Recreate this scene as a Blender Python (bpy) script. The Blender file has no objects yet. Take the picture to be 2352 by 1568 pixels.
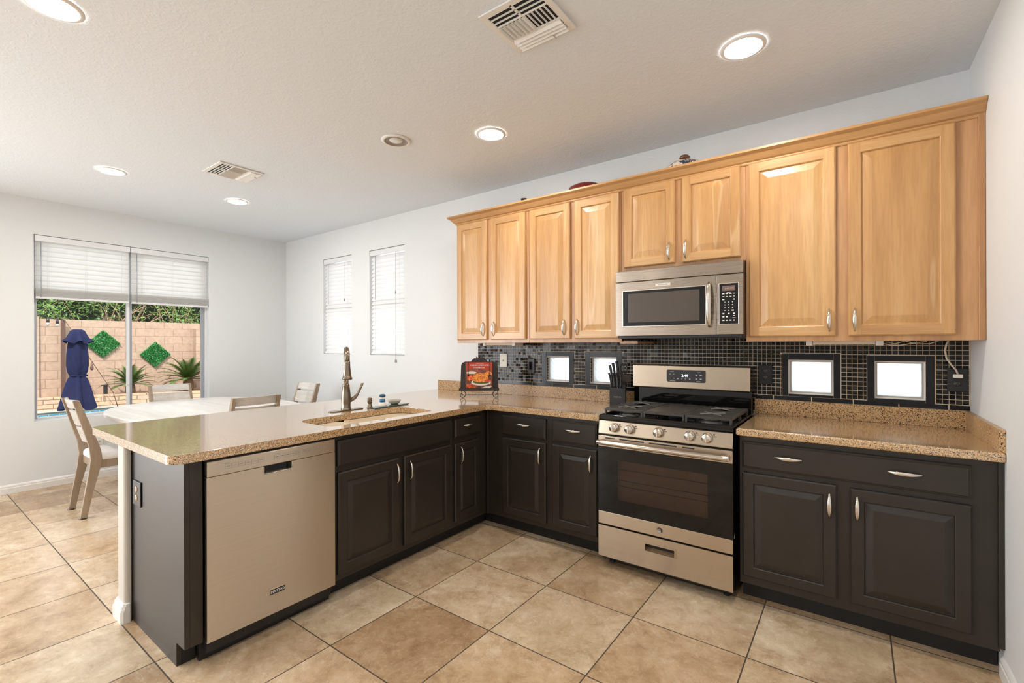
import bpy, bmesh, math, random
from mathutils import Vector, Matrix
random.seed(7)
PI = math.pi
sc = bpy.context.scene
C = sc.collection

# ------------------------------------------------------------------ camera
TH, ROLL, CAM_H, FPX = 0.6348, 0.0032, 1.3494, 1074.5
cam_d = bpy.data.cameras.new('camera'); cam = bpy.data.objects.new('camera', cam_d); C.objects.link(cam)
cam_d.sensor_width = 36.0; cam_d.lens = FPX / 2352 * 36.0
cam_d.shift_y = 6.64 / 2352; cam_d.clip_start = 0.02; cam_d.clip_end = 200
R0 = Vector((math.cos(TH), math.sin(TH), 0)); F0 = Vector((-math.sin(TH), math.cos(TH), 0)); Z0 = Vector((0, 0, 1))
cr = R0 * math.cos(ROLL) - Z0 * math.sin(ROLL); cu = R0 * math.sin(ROLL) + Z0 * math.cos(ROLL)
m = Matrix.Identity(4)
for i in range(3):
    m[i][0] = cr[i]; m[i][1] = cu[i]; m[i][2] = -F0[i]
m[2][3] = CAM_H
cam.matrix_world = m
sc.camera = cam

# ------------------------------------------------------------------ world, sun, daylight, added fill lights, exposure
w = bpy.data.worlds.new('world'); sc.world = w; w.use_nodes = True
bg = w.node_tree.nodes['Background']; bg.inputs[0].default_value = (0.91, 0.955, 1.0, 1); bg.inputs[1].default_value = 2.7
sd = bpy.data.lights.new('sun', 'SUN'); sd.energy = 7.0; sd.angle = 0.01; sd.color = (1.0, 0.95, 0.87)
sun = bpy.data.objects.new('sun', sd); C.objects.link(sun)
sun.rotation_euler = Vector((-0.55, 0.34, -0.76)).to_track_quat('-Z', 'Y').to_euler()

def area(name, loc, direction, sx, sy, energy, color=(1, 1, 1), portal=False):
    a = bpy.data.lights.new(name, 'AREA'); a.shape = 'RECTANGLE'; a.size = sx; a.size_y = sy; a.energy = energy; a.color = color
    o = bpy.data.objects.new(name, a); C.objects.link(o); o.location = loc
    o.rotation_euler = Vector(direction).to_track_quat('-Z', 'Z').to_euler()
    if portal: a.cycles.is_portal = True
    return o
XL, YB, ZC, YFW = -6.241, 3.30, 2.740, -3.60          # left wall, back wall, ceiling, wall behind the camera
XR0, KR = 0.4657, 0.0176                               # right wall at the back corner, its slight splay
area('daylight_left_window', (XL - .02, 1.62, 1.52), (1, 0, 0), 1.46, 1.74, 1, portal=True)
area('daylight_side_window_a', (-5.05, YB + .02, 1.825), (0, -1, 0), .57, 1.15, 1, portal=True)
area('daylight_side_window_b', (-4.13, YB + .02, 1.825), (0, -1, 0), .57, 1.15, 1, portal=True)
area('added_fill_left', (XL + .03, -2.0, 1.15), (1, 0.0, 0.0), 2.6, 2.1, 175, (0.93, 0.965, 1.0))  # added fill light, set in a made-up door opening out of view
area('added_fill_rear', (-5.0, YFW + .03, 1.65), (-0.0, 1, 0.0), 1.6, 1.2, 25, (0.97, 0.985, 1.0))  # weaker added fill light in a made-up window behind the camera

vs = sc.view_settings; vs.view_transform = 'Standard'; vs.look = 'None'; vs.exposure = 0.0; vs.gamma = 1.0
try: vs.use_curve_mapping = False
except Exception: pass
try:
    sc.cycles.use_denoising = True
    sc.cycles.max_bounces = 10; sc.cycles.diffuse_bounces = 5; sc.cycles.glossy_bounces = 5
    sc.cycles.transparent_max_bounces = 12; sc.cycles.sample_clamp_indirect = 6.0
    sc.cycles.caustics_reflective = False; sc.cycles.caustics_refractive = False
except Exception: pass

# ------------------------------------------------------------------ materials
M = {}
def mat(name):
    mt = bpy.data.materials.new(name); mt.use_nodes = True; M[name] = mt
    return mt, mt.node_tree, mt.node_tree.nodes['Principled BSDF']
def nd(nt, t, **k):
    n = nt.nodes.new(t)
    for a, b in k.items():
        if hasattr(n, a): setattr(n, a, b)
        else: n.inputs[a].default_value = b
    return n
def simple(name, col, rough=0.5, metal=0.0, spec=None, coat=0.0, emit=None, es=0.0, bump=None):
    mt, nt, p = mat(name)
    p.inputs['Base Color'].default_value = (*col, 1); p.inputs['Roughness'].default_value = rough; p.inputs['Metallic'].default_value = metal
    if spec is not None: p.inputs['Specular IOR Level'].default_value = spec
    p.inputs['Coat Weight'].default_value = coat; p.inputs['Coat Roughness'].default_value = 0.08
    if emit: p.inputs['Emission Color'].default_value = (*emit, 1); p.inputs['Emission Strength'].default_value = es
    if bump:
        tc = nd(nt, 'ShaderNodeTexCoord'); nz = nd(nt, 'ShaderNodeTexNoise'); nz.inputs['Scale'].default_value = bump[0]; nz.inputs['Detail'].default_value = 4
        b = nd(nt, 'ShaderNodeBump'); b.inputs['Strength'].default_value = bump[1]; b.inputs['Distance'].default_value = bump[2]
        nt.links.new(tc.outputs['Object'], nz.inputs['Vector']); nt.links.new(nz.outputs[0], b.inputs['Height']); nt.links.new(b.outputs[0], p.inputs['Normal'])
    return mt
def ramp(nt, stops):
    r = nd(nt, 'ShaderNodeValToRGB'); e = r.color_ramp.elements
    while len(e) < len(stops): e.new(0.5)
    for i, (pos, c) in enumerate(stops):
        e[i].position = pos; e[i].color = (*c, 1) if len(c) == 3 else c
    return r
def mixc(nt, fac, a, b, mode='MIX'):
    x = nd(nt, 'ShaderNodeMix', data_type='RGBA', blend_type=mode)
    for s, v in ((0, fac), (6, a), (7, b)):
        if hasattr(v, 'is_linked') or hasattr(v, 'node'): nt.links.new(v, x.inputs[s])
        elif s == 0: x.inputs[0].default_value = v
        else: x.inputs[s].default_value = (*v, 1)
    return x.outputs[2]
def mathn(nt, op, a, b=None, clamp=False):
    x = nd(nt, 'ShaderNodeMath', operation=op); x.use_clamp = clamp
    for i, v in enumerate((a, b)):
        if v is None: continue
        if hasattr(v, 'node'): nt.links.new(v, x.inputs[i])
        else: x.inputs[i].default_value = v
    return x.outputs[0]

# painted walls and ceiling with an orange-peel texture
def paint(name, col, scale, strength, rough=0.6):
    mt, nt, p = mat(name); p.inputs['Base Color'].default_value = (*col, 1); p.inputs['Roughness'].default_value = rough
    tc = nd(nt, 'ShaderNodeTexCoord'); v = nd(nt, 'ShaderNodeTexNoise'); v.inputs['Scale'].default_value = scale; v.inputs['Detail'].default_value = 3; v.inputs['Distortion'].default_value = 0.8
    r = ramp(nt, [(0.45, (0, 0, 0)), (0.62, (1, 1, 1))])
    b = nd(nt, 'ShaderNodeBump'); b.inputs['Strength'].default_value = strength; b.inputs['Distance'].default_value = 0.004
    nt.links.new(tc.outputs['Object'], v.inputs['Vector']); nt.links.new(v.outputs[0], r.inputs[0]); nt.links.new(r.outputs[0], b.inputs['Height']); nt.links.new(b.outputs[0], p.inputs['Normal'])
paint('wall_paint', (0.76, 0.785, 0.80), 70, 0.13)
paint('ceiling_paint', (0.75, 0.80, 0.85), 48, 0.16, 0.7)
simple('trim_white', (0.80, 0.79, 0.77), 0.4)
simple('pony_paint', (0.58, 0.54, 0.49), 0.55, bump=(90, .3, .002))

# travertine floor tiles
mt, nt, p = mat('travertine')
tc = nd(nt, 'ShaderNodeTexCoord'); sp = nd(nt, 'ShaderNodeSeparateXYZ'); nt.links.new(tc.outputs['Object'], sp.inputs[0])
tx = mathn(nt, 'DIVIDE', mathn(nt, 'ADD', sp.outputs[0], 0.385 + 50.7), 0.507); ty = mathn(nt, 'DIVIDE', mathn(nt, 'ADD', sp.outputs[1], -0.70 + 50.5), 0.505)
ix, iy = mathn(nt, 'FLOOR', tx), mathn(nt, 'FLOOR', ty); fx, fy = mathn(nt, 'FRACT', tx), mathn(nt, 'FRACT', ty)
def edge(f): return mathn(nt, 'MINIMUM', f, mathn(nt, 'SUBTRACT', 1.0, f))
e = mathn(nt, 'MINIMUM', edge(fx), edge(fy))
gr = mathn(nt, 'LESS_THAN', e, 0.0058)
cmb = nd(nt, 'ShaderNodeCombineXYZ'); nt.links.new(ix, cmb.inputs[0]); nt.links.new(iy, cmb.inputs[1])
wn = nd(nt, 'ShaderNodeTexWhiteNoise', noise_dimensions='3D'); nt.links.new(cmb.outputs[0], wn.inputs[0])
off = nd(nt, 'ShaderNodeVectorMath', operation='SCALE'); off.inputs[3].default_value = 37.0; nt.links.new(wn.outputs[1], off.inputs[0])
add = nd(nt, 'ShaderNodeVectorMath', operation='ADD'); nt.links.new(tc.outputs['Object'], add.inputs[0]); nt.links.new(off.outputs[0], add.inputs[1])
n1 = nd(nt, 'ShaderNodeTexNoise'); n1.inputs['Scale'].default_value = 3.4; n1.inputs['Detail'].default_value = 13; n1.inputs['Roughness'].default_value = 0.74; n1.inputs['Distortion'].default_value = 0.35
n2 = nd(nt, 'ShaderNodeTexNoise'); n2.inputs['Scale'].default_value = 30; n2.inputs['Detail'].default_value = 9; n2.inputs['Roughness'].default_value = 0.75; n2.inputs['Distortion'].default_value = 0.5
n3 = nd(nt, 'ShaderNodeTexNoise'); n3.inputs['Scale'].default_value = 5.5; n3.inputs['Detail'].default_value = 6; n3.inputs['Distortion'].default_value = 2.6
for n in (n1, n2, n3): nt.links.new(add.outputs[0], n.inputs['Vector'])
base = ramp(nt, [(0.30, (0.36, 0.24, 0.14)), (0.46, (0.55, 0.405, 0.26)), (0.66, (0.71, 0.575, 0.42))]); nt.links.new(n1.outputs[0], base.inputs[0])
tone = ramp(nt, [(0.0, (0.66, 0.58, 0.50)), (0.3, (0.92, 0.87, 0.80)), (0.65, (1.0, 1.0, 1.0)), (1.0, (1.04, 1.08, 1.10))]); nt.links.new(wn.outputs[0], tone.inputs[0])
c1 = mixc(nt, 1.0, base.outputs[0], tone.outputs[0], 'MULTIPLY')
sp2 = ramp(nt, [(0.30, (1, 1, 1)), (0.40, (0, 0, 0))]); nt.links.new(n2.outputs[0], sp2.inputs[0])
n4 = nd(nt, 'ShaderNodeTexNoise'); n4.inputs['Scale'].default_value = 13; n4.inputs['Detail'].default_value = 12; n4.inputs['Roughness'].default_value = 0.8; n4.inputs['Distortion'].default_value = 0.6; nt.links.new(add.outputs[0], n4.inputs['Vector'])
g4 = ramp(nt, [(0.34, (0.66, 0.58, 0.50)), (0.5, (1.0, 0.99, 0.98)), (0.64, (1.14, 1.15, 1.17))]); nt.links.new(n4.outputs[0], g4.inputs[0])
c1 = mixc(nt, 0.75, c1, g4.outputs[0], 'MULTIPLY')
c2 = mixc(nt, mathn(nt, 'MULTIPLY', sp2.outputs[0], 0.55), c1, (0.30, 0.185, 0.10))
vein = ramp(nt, [(0.485, (0, 0, 0)), (0.50, (1, 1, 1)), (0.515, (0, 0, 0))]); nt.links.new(n3.outputs[0], vein.inputs[0])
c3 = mixc(nt, mathn(nt, 'MULTIPLY', vein.outputs[0], 0.22), c2, (0.80, 0.68, 0.50))
pat = ramp(nt, [(0.58, (0, 0, 0)), (0.64, (1, 1, 1))]); nt.links.new(n1.outputs[0], pat.inputs[0])
c3 = mixc(nt, mathn(nt, 'MULTIPLY', pat.outputs[0], 0.35), c3, (0.80, 0.69, 0.52))
c4 = mixc(nt, gr, c3, (0.085, 0.06, 0.04))
nt.links.new(c4, p.inputs['Base Color'])
nt.links.new(mathn(nt, 'ADD', mathn(nt, 'MULTIPLY', n2.outputs[0], 0.20), mathn(nt, 'ADD', mathn(nt, 'MULTIPLY', gr, 0.4), 0.16)), p.inputs['Roughness'])
hb = mathn(nt, 'ADD', mathn(nt, 'MULTIPLY', n2.outputs[0], 0.25), mathn(nt, 'MULTIPLY', mathn(nt, 'SUBTRACT', 1.0, gr), 1.0))
b = nd(nt, 'ShaderNodeBump'); b.inputs['Strength'].default_value = 0.35; b.inputs['Distance'].default_value = 0.002
nt.links.new(hb, b.inputs['Height']); nt.links.new(b.outputs[0], p.inputs['Normal'])

# maple, vertical and horizontal grain
def wood(name, c_dark, c_mid, c_light, axis='Z', rough=0.32, sc_=7.0, coat=0.25, tint=0.10, streak=None):
    mt, nt, p = mat(name)
    tc = nd(nt, 'ShaderNodeTexCoord'); oi = nd(nt, 'ShaderNodeObjectInfo')
    mp = nd(nt, 'ShaderNodeMapping')
    s = {'Z': (1, 1, 0.07), 'X': (0.07, 1, 1), 'Y': (1, 0.07, 1)}[axis]; mp.inputs['Scale'].default_value = s
    nt.links.new(tc.outputs['Object'], mp.inputs[0])
    o2 = nd(nt, 'ShaderNodeVectorMath', operation='ADD'); nt.links.new(mp.outputs[0], o2.inputs[0])
    o3 = nd(nt, 'ShaderNodeVectorMath', operation='SCALE'); o3.inputs[0].default_value = (13.1, 7.7, 5.3); nt.links.new(oi.outputs['Random'], o3.inputs[3]); nt.links.new(o3.outputs[0], o2.inputs[1])
    n1 = nd(nt, 'ShaderNodeTexNoise'); n1.inputs['Scale'].default_value = sc_; n1.inputs['Detail'].default_value = 5; n1.inputs['Distortion'].default_value = 0.7
    n2 = nd(nt, 'ShaderNodeTexNoise'); n2.inputs['Scale'].default_value = sc_ * 14; n2.inputs['Detail'].default_value = 3
    for n in (n1, n2): nt.links.new(o2.outputs[0], n.inputs['Vector'])
    r = ramp(nt, [(0.32, c_dark), (0.5, c_mid), (0.70, c_light)]); nt.links.new(n1.outputs[0], r.inputs[0])
    f = ramp(nt, [(0.35, (0.82, 0.78, 0.72)), (0.6, (1, 1, 1))]); nt.links.new(n2.outputs[0], f.inputs[0])
    c = mixc(nt, 0.6, r.outputs[0], f.outputs[0], 'MULTIPLY')
    if streak:
        n3 = nd(nt, 'ShaderNodeTexNoise'); n3.inputs['Scale'].default_value = sc_ * 0.8; n3.inputs['Detail'].default_value = 2; n3.inputs['Distortion'].default_value = 0.3
        nt.links.new(o2.outputs[0], n3.inputs['Vector'])
        q = ramp(nt, [(0.585, (0, 0, 0)), (0.60, (1, 1, 1)), (0.612, (0, 0, 0))]); nt.links.new(n3.outputs[0], q.inputs[0])
        c = mixc(nt, mathn(nt, 'MULTIPLY', q.outputs[0], 0.4), c, streak)
    tr = ramp(nt, [(0, (1 - tint, 1 - tint * 1.25, 1 - tint * 1.5)), (1, (1, 1, 1))]); nt.links.new(oi.outputs['Random'], tr.inputs[0])
    c = mixc(nt, 1.0, c, tr.outputs[0], 'MULTIPLY')
    nt.links.new(c, p.inputs['Base Color']); p.inputs['Roughness'].default_value = rough
    p.inputs['Coat Weight'].default_value = coat; p.inputs['Coat Roughness'].default_value = 0.2
MD, MM, ML = (0.49, 0.265, 0.10), (0.60, 0.345, 0.14), (0.67, 0.42, 0.19)
wood('maple_v', MD, MM, ML, 'Z', streak=(0.82, 0.62, 0.38))
wood('maple_h', (0.49, 0.27, 0.11), (0.60, 0.35, 0.15), (0.66, 0.42, 0.195), 'X')
wood('maple_frame', (0.43, 0.22, 0.095), (0.53, 0.29, 0.13), (0.61, 0.36, 0.175), 'Z', tint=0.04)
wood('chair_slat_glare', (0.50, 0.46, 0.42), (0.58, 0.545, 0.51), (0.66, 0.63, 0.60), 'X', rough=0.32, coat=.5, sc_=16, tint=0.03)  # paler than the posts: glare on the slats is put into the colour
wood('chair_wood', (0.25, 0.18, 0.125), (0.33, 0.25, 0.18), (0.41, 0.32, 0.24), 'Z', rough=0.38, coat=.2, sc_=16, tint=0.03)
wood('table_wood', (0.62, 0.60, 0.57), (0.72, 0.70, 0.68), (0.79, 0.775, 0.76), 'X', rough=0.38, coat=0.1, sc_=9, tint=0)

# speckled quartz worktop
mt, nt, p = mat('quartz')
tc = nd(nt, 'ShaderNodeTexCoord')
nz = nd(nt, 'ShaderNodeTexNoise'); nz.inputs['Scale'].default_value = 240; nz.inputs['Detail'].default_value = 2; nt.links.new(tc.outputs['Object'], nz.inputs['Vector'])
r = ramp(nt, [(0.34, (0.30, 0.16, 0.065)), (0.46, (0.50, 0.30, 0.135)), (0.56, (0.60, 0.39, 0.19)), (0.68, (0.74, 0.56, 0.34))]); nt.links.new(nz.outputs[0], r.inputs[0])
def specks(scale, thr, soft, seed):
    v = nd(nt, 'ShaderNodeTexVoronoi'); v.inputs['Scale'].default_value = scale
    ad = nd(nt, 'ShaderNodeVectorMath', operation='ADD'); ad.inputs[1].default_value = (seed, seed * 2, seed * 3); nt.links.new(tc.outputs['Object'], ad.inputs[0]); nt.links.new(ad.outputs[0], v.inputs['Vector'])
    s = nd(nt, 'ShaderNodeSeparateColor'); nt.links.new(v.outputs['Color'], s.inputs[0])
    d = mathn(nt, 'LESS_THAN', v.outputs['Distance'], mathn(nt, 'MULTIPLY', s.outputs[0], thr))
    return mathn(nt, 'MULTIPLY', d, mathn(nt, 'GREATER_THAN', s.outputs[1], soft))
c = mixc(nt, specks(200, 0.66, 0.62, 1.3), r.outputs[0], (0.020, 0.011, 0.006))
c = mixc(nt, mathn(nt, 'MULTIPLY', specks(170, 0.5, 0.74, 5.7), 0.8), c, (0.74, 0.62, 0.46))
c = mixc(nt, specks(300, 0.6, 0.7, 9.1), c, (0.13, 0.06, 0.025))
nt.links.new(c, p.inputs['Base Color']); p.inputs['Roughness'].default_value = 0.27; p.inputs['IOR'].default_value = 1.7; p.inputs['Coat Weight'].default_value = 1.0; p.inputs['Coat Roughness'].default_value = 0.08; p.inputs['Coat IOR'].default_value = 1.7

qh = M['quartz'].copy(); M['quartz_honed'] = qh; qp = qh.node_tree.nodes['Principled BSDF']; qp.inputs['Coat Weight'].default_value = 0.0; qp.inputs['IOR'].default_value = 1.45; qp.inputs['Roughness'].default_value = 0.3
# paints for the base cabinets
def cab(name, col, rough):
    mt, nt, p = mat(name)
    tc = nd(nt, 'ShaderNodeTexCoord'); n = nd(nt, 'ShaderNodeTexNoise'); n.inputs['Scale'].default_value = 5; n.inputs['Detail'].default_value = 5; nt.links.new(tc.outputs['Object'], n.inputs['Vector'])
    r = ramp(nt, [(0.3, tuple(x * .85 for x in col)), (0.7, tuple(x * 1.15 for x in col))]); nt.links.new(n.outputs[0], r.inputs[0]); nt.links.new(r.outputs[0], p.inputs['Base Color'])
    p.inputs['Roughness'].default_value = rough
    n2 = nd(nt, 'ShaderNodeTexNoise'); n2.inputs['Scale'].default_value = 260; nt.links.new(tc.outputs['Object'], n2.inputs['Vector'])
    b = nd(nt, 'ShaderNodeBump'); b.inputs['Strength'].default_value = 0.12; b.inputs['Distance'].default_value = 0.001; nt.links.new(n2.outputs[0], b.inputs['Height']); nt.links.new(b.outputs[0], p.inputs['Normal'])
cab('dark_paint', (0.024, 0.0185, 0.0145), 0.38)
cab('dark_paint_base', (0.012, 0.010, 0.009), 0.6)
# brushed steel
def steel(name, col, rough, axis, aniso=0.0):
    mt, nt, p = mat(name); p.inputs['Metallic'].default_value = 1.0
    tc = nd(nt, 'ShaderNodeTexCoord'); mp = nd(nt, 'ShaderNodeMapping'); mp.inputs['Scale'].default_value = {'X': (1.5, 220, 420), 'Z': (420, 220, 1.5)}[axis]
    n = nd(nt, 'ShaderNodeTexNoise'); n.inputs['Scale'].default_value = 1.0; n.inputs['Detail'].default_value = 3
    nt.links.new(tc.outputs['Object'], mp.inputs[0]); nt.links.new(mp.outputs[0], n.inputs['Vector'])
    r = ramp(nt, [(0.3, tuple(x * .96 for x in col)), (0.7, tuple(x * 1.03 for x in col))]); nt.links.new(n.outputs[0], r.inputs[0]); nt.links.new(r.outputs[0], p.inputs['Base Color'])
    nt.links.new(mathn(nt, 'ADD', mathn(nt, 'MULTIPLY', n.outputs[0], 0.03), rough), p.inputs['Roughness'])
    b = nd(nt, 'ShaderNodeBump'); b.inputs['Strength'].default_value = 0.01; b.inputs['Distance'].default_value = 0.0002; nt.links.new(n.outputs[0], b.inputs['Height']); nt.links.new(b.outputs[0], p.inputs['Normal'])
    if aniso:
        p.inputs['Anisotropic'].default_value = aniso
        tg = nd(nt, 'ShaderNodeVectorTransform', vector_type='VECTOR', convert_from='OBJECT', convert_to='WORLD'); tg.inputs[0].default_value = (0, 0, 1); nt.links.new(tg.outputs[0], p.inputs['Tangent'])
steel('steel', (0.54, 0.455, 0.36), 0.24, 'X', 0.9)
steel('steel_mw', (0.44, 0.38, 0.32), 0.26, 'X', 0.9)
steel('steel_dw', (0.62, 0.55, 0.455), 0.29, 'X', 0.95)
simple('steel_plain', (0.62, 0.565, 0.50), 0.22, 1.0)
simple('nickel', (0.70, 0.66, 0.60), 0.24, 1.0)
simple('bronze_nickel', (0.25, 0.205, 0.16), 0.25, 1.0)
simple('black_gloss', (0.005, 0.005, 0.005), 0.04, spec=0.36)
simple('black_enamel', (0.008, 0.008, 0.008), 0.16)
simple('black_plastic', (0.012, 0.012, 0.013), 0.35)
simple('cast_iron', (0.040, 0.035, 0.030), 0.34, bump=(300, .15, .001))
simple('worn_iron', (0.42, 0.41, 0.39), 0.35, 0.8)
simple('burner_grey', (0.12, 0.115, 0.11), 0.5, 0.2)
simple('mw_mesh_reflection', (0.075, 0.058, 0.046), 0.12)  # brown reflection of opposite cabinets, painted into the window screen
simple('oven_cavity', (0.42, 0.27, 0.20), 0.5)
simple('white_plastic', (0.80, 0.79, 0.75), 0.35)
simple('ivory_plastic', (0.68, 0.64, 0.52), 0.35)
simple('beige_plastic', (0.62, 0.47, 0.33), 0.4)
simple('white_vinyl', (0.78, 0.80, 0.82), 0.35)
simple('alu_grey', (0.42, 0.45, 0.50), 0.4, 0.3)
simple('black_tile', (0.010, 0.010, 0.012), 0.16, spec=0.25)
simple('grout', (0.78, 0.64, 0.48), 0.8)
simple('grout_white', (0.80, 0.78, 0.74), 0.7)
simple('sink_cream', (0.78, 0.67, 0.50), 0.22)
simple('drain', (0.55, 0.52, 0.48), 0.3, 1.0)
simple('seat_fabric', (0.78, 0.76, 0.75), 0.85, bump=(400, .3, .001))
simple('stand_brown', (0.022, 0.014, 0.010), 0.45)
simple('wrought_iron', (0.010, 0.008, 0.007), 0.45)
simple('book_page', (0.80, 0.72, 0.62), 0.7)
simple('ink_white', (0.85, 0.82, 0.76), 0.5)
simple('ink_dark', (0.05, 0.045, 0.04), 0.5)
simple('ink_grey', (0.30, 0.28, 0.26), 0.5)
simple('print_grey', (0.45, 0.44, 0.42), 0.5)
simple('badge_dark', (0.02, 0.02, 0.025), 0.3)
simple('display_white', (0.1, 0.1, 0.1), 0.4, emit=(0.75, 0.92, 1.0), es=2.2)
simple('display_lcd', (0.15, 0.10, 0.085), 0.35)
simple('lcd_digit', (0.42, 0.30, 0.26), 0.5)
simple('knife_block', (0.030, 0.031, 0.034), 0.45)
simple('dark_brown', (0.045, 0.026, 0.018), 0.4)
simple('lid_knob', (0.14, 0.045, 0.02), 0.25, coat=0.5)
simple('red_glaze', (0.14, 0.008, 0.006), 0.12, coat=0.5)
simple('brush_blue', (0.02, 0.19, 0.42), 0.35)
simple('brush_navy', (0.012, 0.085, 0.17), 0.35)
simple('marble_dish', (0.45, 0.43, 0.38), 0.25, bump=(30, .1, .001))
simple('green_glass', (0.04, 0.09, 0.08), 0.05, spec=0.8)
simple('cord_cream', (0.72, 0.64, 0.50), 0.5)
simple('tassel', (0.42, 0.38, 0.34), 0.5)
simple('can_white', (0.82, 0.81, 0.79), 0.45)
simple('lens_on', (1, 1, 1), 0.4, emit=(1.0, 0.935, 0.855), es=185)
simple('bulb_off', (0.72, 0.72, 0.70), 0.15)
simple('diffuser_off', (0.72, 0.63, 0.48), 0.4)
simple('vent_dark', (0.010, 0.010, 0.010), 0.8)
simple('vent_white', (0.80, 0.79, 0.76), 0.45)
simple('navy_cloth', (0.011, 0.014, 0.043), 0.9, spec=0.1, bump=(14, .25, .02))
simple('pole_metal', (0.10, 0.09, 0.08), 0.5, 0.5)
simple('brown_post', (0.075, 0.035, 0.022), 0.6)
simple('concrete', (0.30, 0.26, 0.215), 0.85, bump=(12, .3, .01))
simple('soil', (0.30, 0.17, 0.10), 0.95, bump=(40, .8, .03))
simple('palm_trunk', (0.12, 0.07, 0.035), 0.9, bump=(30, .9, .03))
simple('clear_bulb', (0.35, 0.33, 0.30), 0.1)
simple('branch', (0.30, 0.21, 0.13), 0.8)
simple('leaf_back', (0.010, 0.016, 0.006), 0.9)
simple('pool_water', (0.02, 0.16, 0.20), 0.05)
simple('caulk', (0.55, 0.52, 0.48), 0.6)
simple('mullion_grey', (0.42, 0.38, 0.34), 0.5)

def leafmat(name, c0, c1, c2):
    mt, nt, p = mat(name); tc = nd(nt, 'ShaderNodeTexCoord'); n = nd(nt, 'ShaderNodeTexNoise'); n.inputs['Scale'].default_value = 9; n.inputs['Detail'].default_value = 5; n.inputs['Roughness'].default_value = .8
    nt.links.new(tc.outputs['Object'], n.inputs['Vector'])
    r = ramp(nt, [(0.3, c0), (0.5, c1), (0.72, c2)]); nt.links.new(n.outputs[0], r.inputs[0]); nt.links.new(r.outputs[0], p.inputs['Base Color']); p.inputs['Roughness'].default_value = 0.5
leafmat('hedge_leaf', (0.04, 0.10, 0.025), (0.10, 0.20, 0.045), (0.30, 0.36, 0.09))
leafmat('boxwood_leaf', (0.012, 0.10, 0.018), (0.02, 0.17, 0.035), (0.05, 0.27, 0.06))
leafmat('palm_leaf', (0.015, 0.05, 0.008), (0.035, 0.09, 0.012), (0.20, 0.15, 0.02))

# block wall and retaining bricks
def bricks(name, c1, c2, mortar, bw, rh, msize, rough=0.9, bumpd=0.01):
    mt, nt, p = mat(name); tc = nd(nt, 'ShaderNodeTexCoord'); sp = nd(nt, 'ShaderNodeSeparateXYZ'); nt.links.new(tc.outputs['Object'], sp.inputs[0])
    cm = nd(nt, 'ShaderNodeCombineXYZ'); nt.links.new(sp.outputs[1], cm.inputs[0]); nt.links.new(sp.outputs[2], cm.inputs[1])
    bt = nd(nt, 'ShaderNodeTexBrick'); bt.inputs['Color1'].default_value = (*c1, 1); bt.inputs['Color2'].default_value = (*c2, 1); bt.inputs['Mortar'].default_value = (*mortar, 1)
    bt.inputs['Scale'].default_value = 1.0; bt.inputs['Brick Width'].default_value = bw; bt.inputs['Row Height'].default_value = rh; bt.inputs['Mortar Size'].default_value = msize; bt.inputs['Mortar Smooth'].default_value = 0.1
    nt.links.new(cm.outputs[0], bt.inputs['Vector'])
    n = nd(nt, 'ShaderNodeTexNoise'); n.inputs['Scale'].default_value = 14; n.inputs['Detail'].default_value = 6; nt.links.new(tc.outputs['Object'], n.inputs['Vector'])
    r = ramp(nt, [(0.3, (0.84, 0.82, 0.80)), (0.7, (1.06, 1.05, 1.04))]); nt.links.new(n.outputs[0], r.inputs[0])
    nt.links.new(mixc(nt, 1.0, bt.outputs[0], r.outputs[0], 'MULTIPLY'), p.inputs['Base Color']); p.inputs['Roughness'].default_value = rough
    b = nd(nt, 'ShaderNodeBump'); b.inputs['Strength'].default_value = 0.6; b.inputs['Distance'].default_value = bumpd
    nt.links.new(mathn(nt, 'ADD', mathn(nt, 'SUBTRACT', 1.0, bt.outputs[1]), mathn(nt, 'MULTIPLY', n.outputs[0], .3)), b.inputs['Height']); nt.links.new(b.outputs[0], p.inputs['Normal'])
bricks('block_wall', (0.345, 0.25, 0.185), (0.325, 0.232, 0.17), (0.25, 0.172, 0.122), 0.406, 0.198, 0.007)
bricks('retaining_brick', (0.50, 0.31, 0.19), (0.36, 0.27, 0.20), (0.16, 0.10, 0.07), 0.30, 0.095, 0.008, bumpd=.02)
bricks('pool_tile', (0.03, 0.16, 0.26), (0.05, 0.22, 0.32), (0.25, 0.40, 0.48), 0.16, 0.17, 0.006, rough=0.2)

# window glass: clear with a weak mirror, blown-out translucent glass block, translucent blind slats
mt, nt, p = mat('glass'); nt.nodes.remove(p); out = nt.nodes['Material Output']
tr = nd(nt, 'ShaderNodeBsdfTransparent'); gl = nd(nt, 'ShaderNodeBsdfGlossy'); gl.inputs['Roughness'].default_value = 0.0; fr = nd(nt, 'ShaderNodeFresnel'); fr.inputs[0].default_value = 1.18
mx = nd(nt, 'ShaderNodeMixShader'); nt.links.new(fr.outputs[0], mx.inputs[0]); nt.links.new(tr.outputs[0], mx.inputs[1]); nt.links.new(gl.outputs[0], mx.inputs[2]); nt.links.new(mx.outputs[0], out.inputs[0])
mt, nt, p = mat('oven_glass'); nt.nodes.remove(p); out = nt.nodes['Material Output']
tr = nd(nt, 'ShaderNodeBsdfTransparent'); tr.inputs[0].default_value = (0.42, 0.36, 0.33, 1); gl = nd(nt, 'ShaderNodeBsdfGlossy'); gl.inputs['Roughness'].default_value = 0.02; fr = nd(nt, 'ShaderNodeFresnel'); fr.inputs[0].default_value = 1.55
mx = nd(nt, 'ShaderNodeMixShader'); nt.links.new(fr.outputs[0], mx.inputs[0]); nt.links.new(tr.outputs[0], mx.inputs[1]); nt.links.new(gl.outputs[0], mx.inputs[2]); nt.links.new(mx.outputs[0], out.inputs[0])
mt, nt, p = mat('glass_block'); nt.nodes.remove(p); out = nt.nodes['Material Output']
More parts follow.
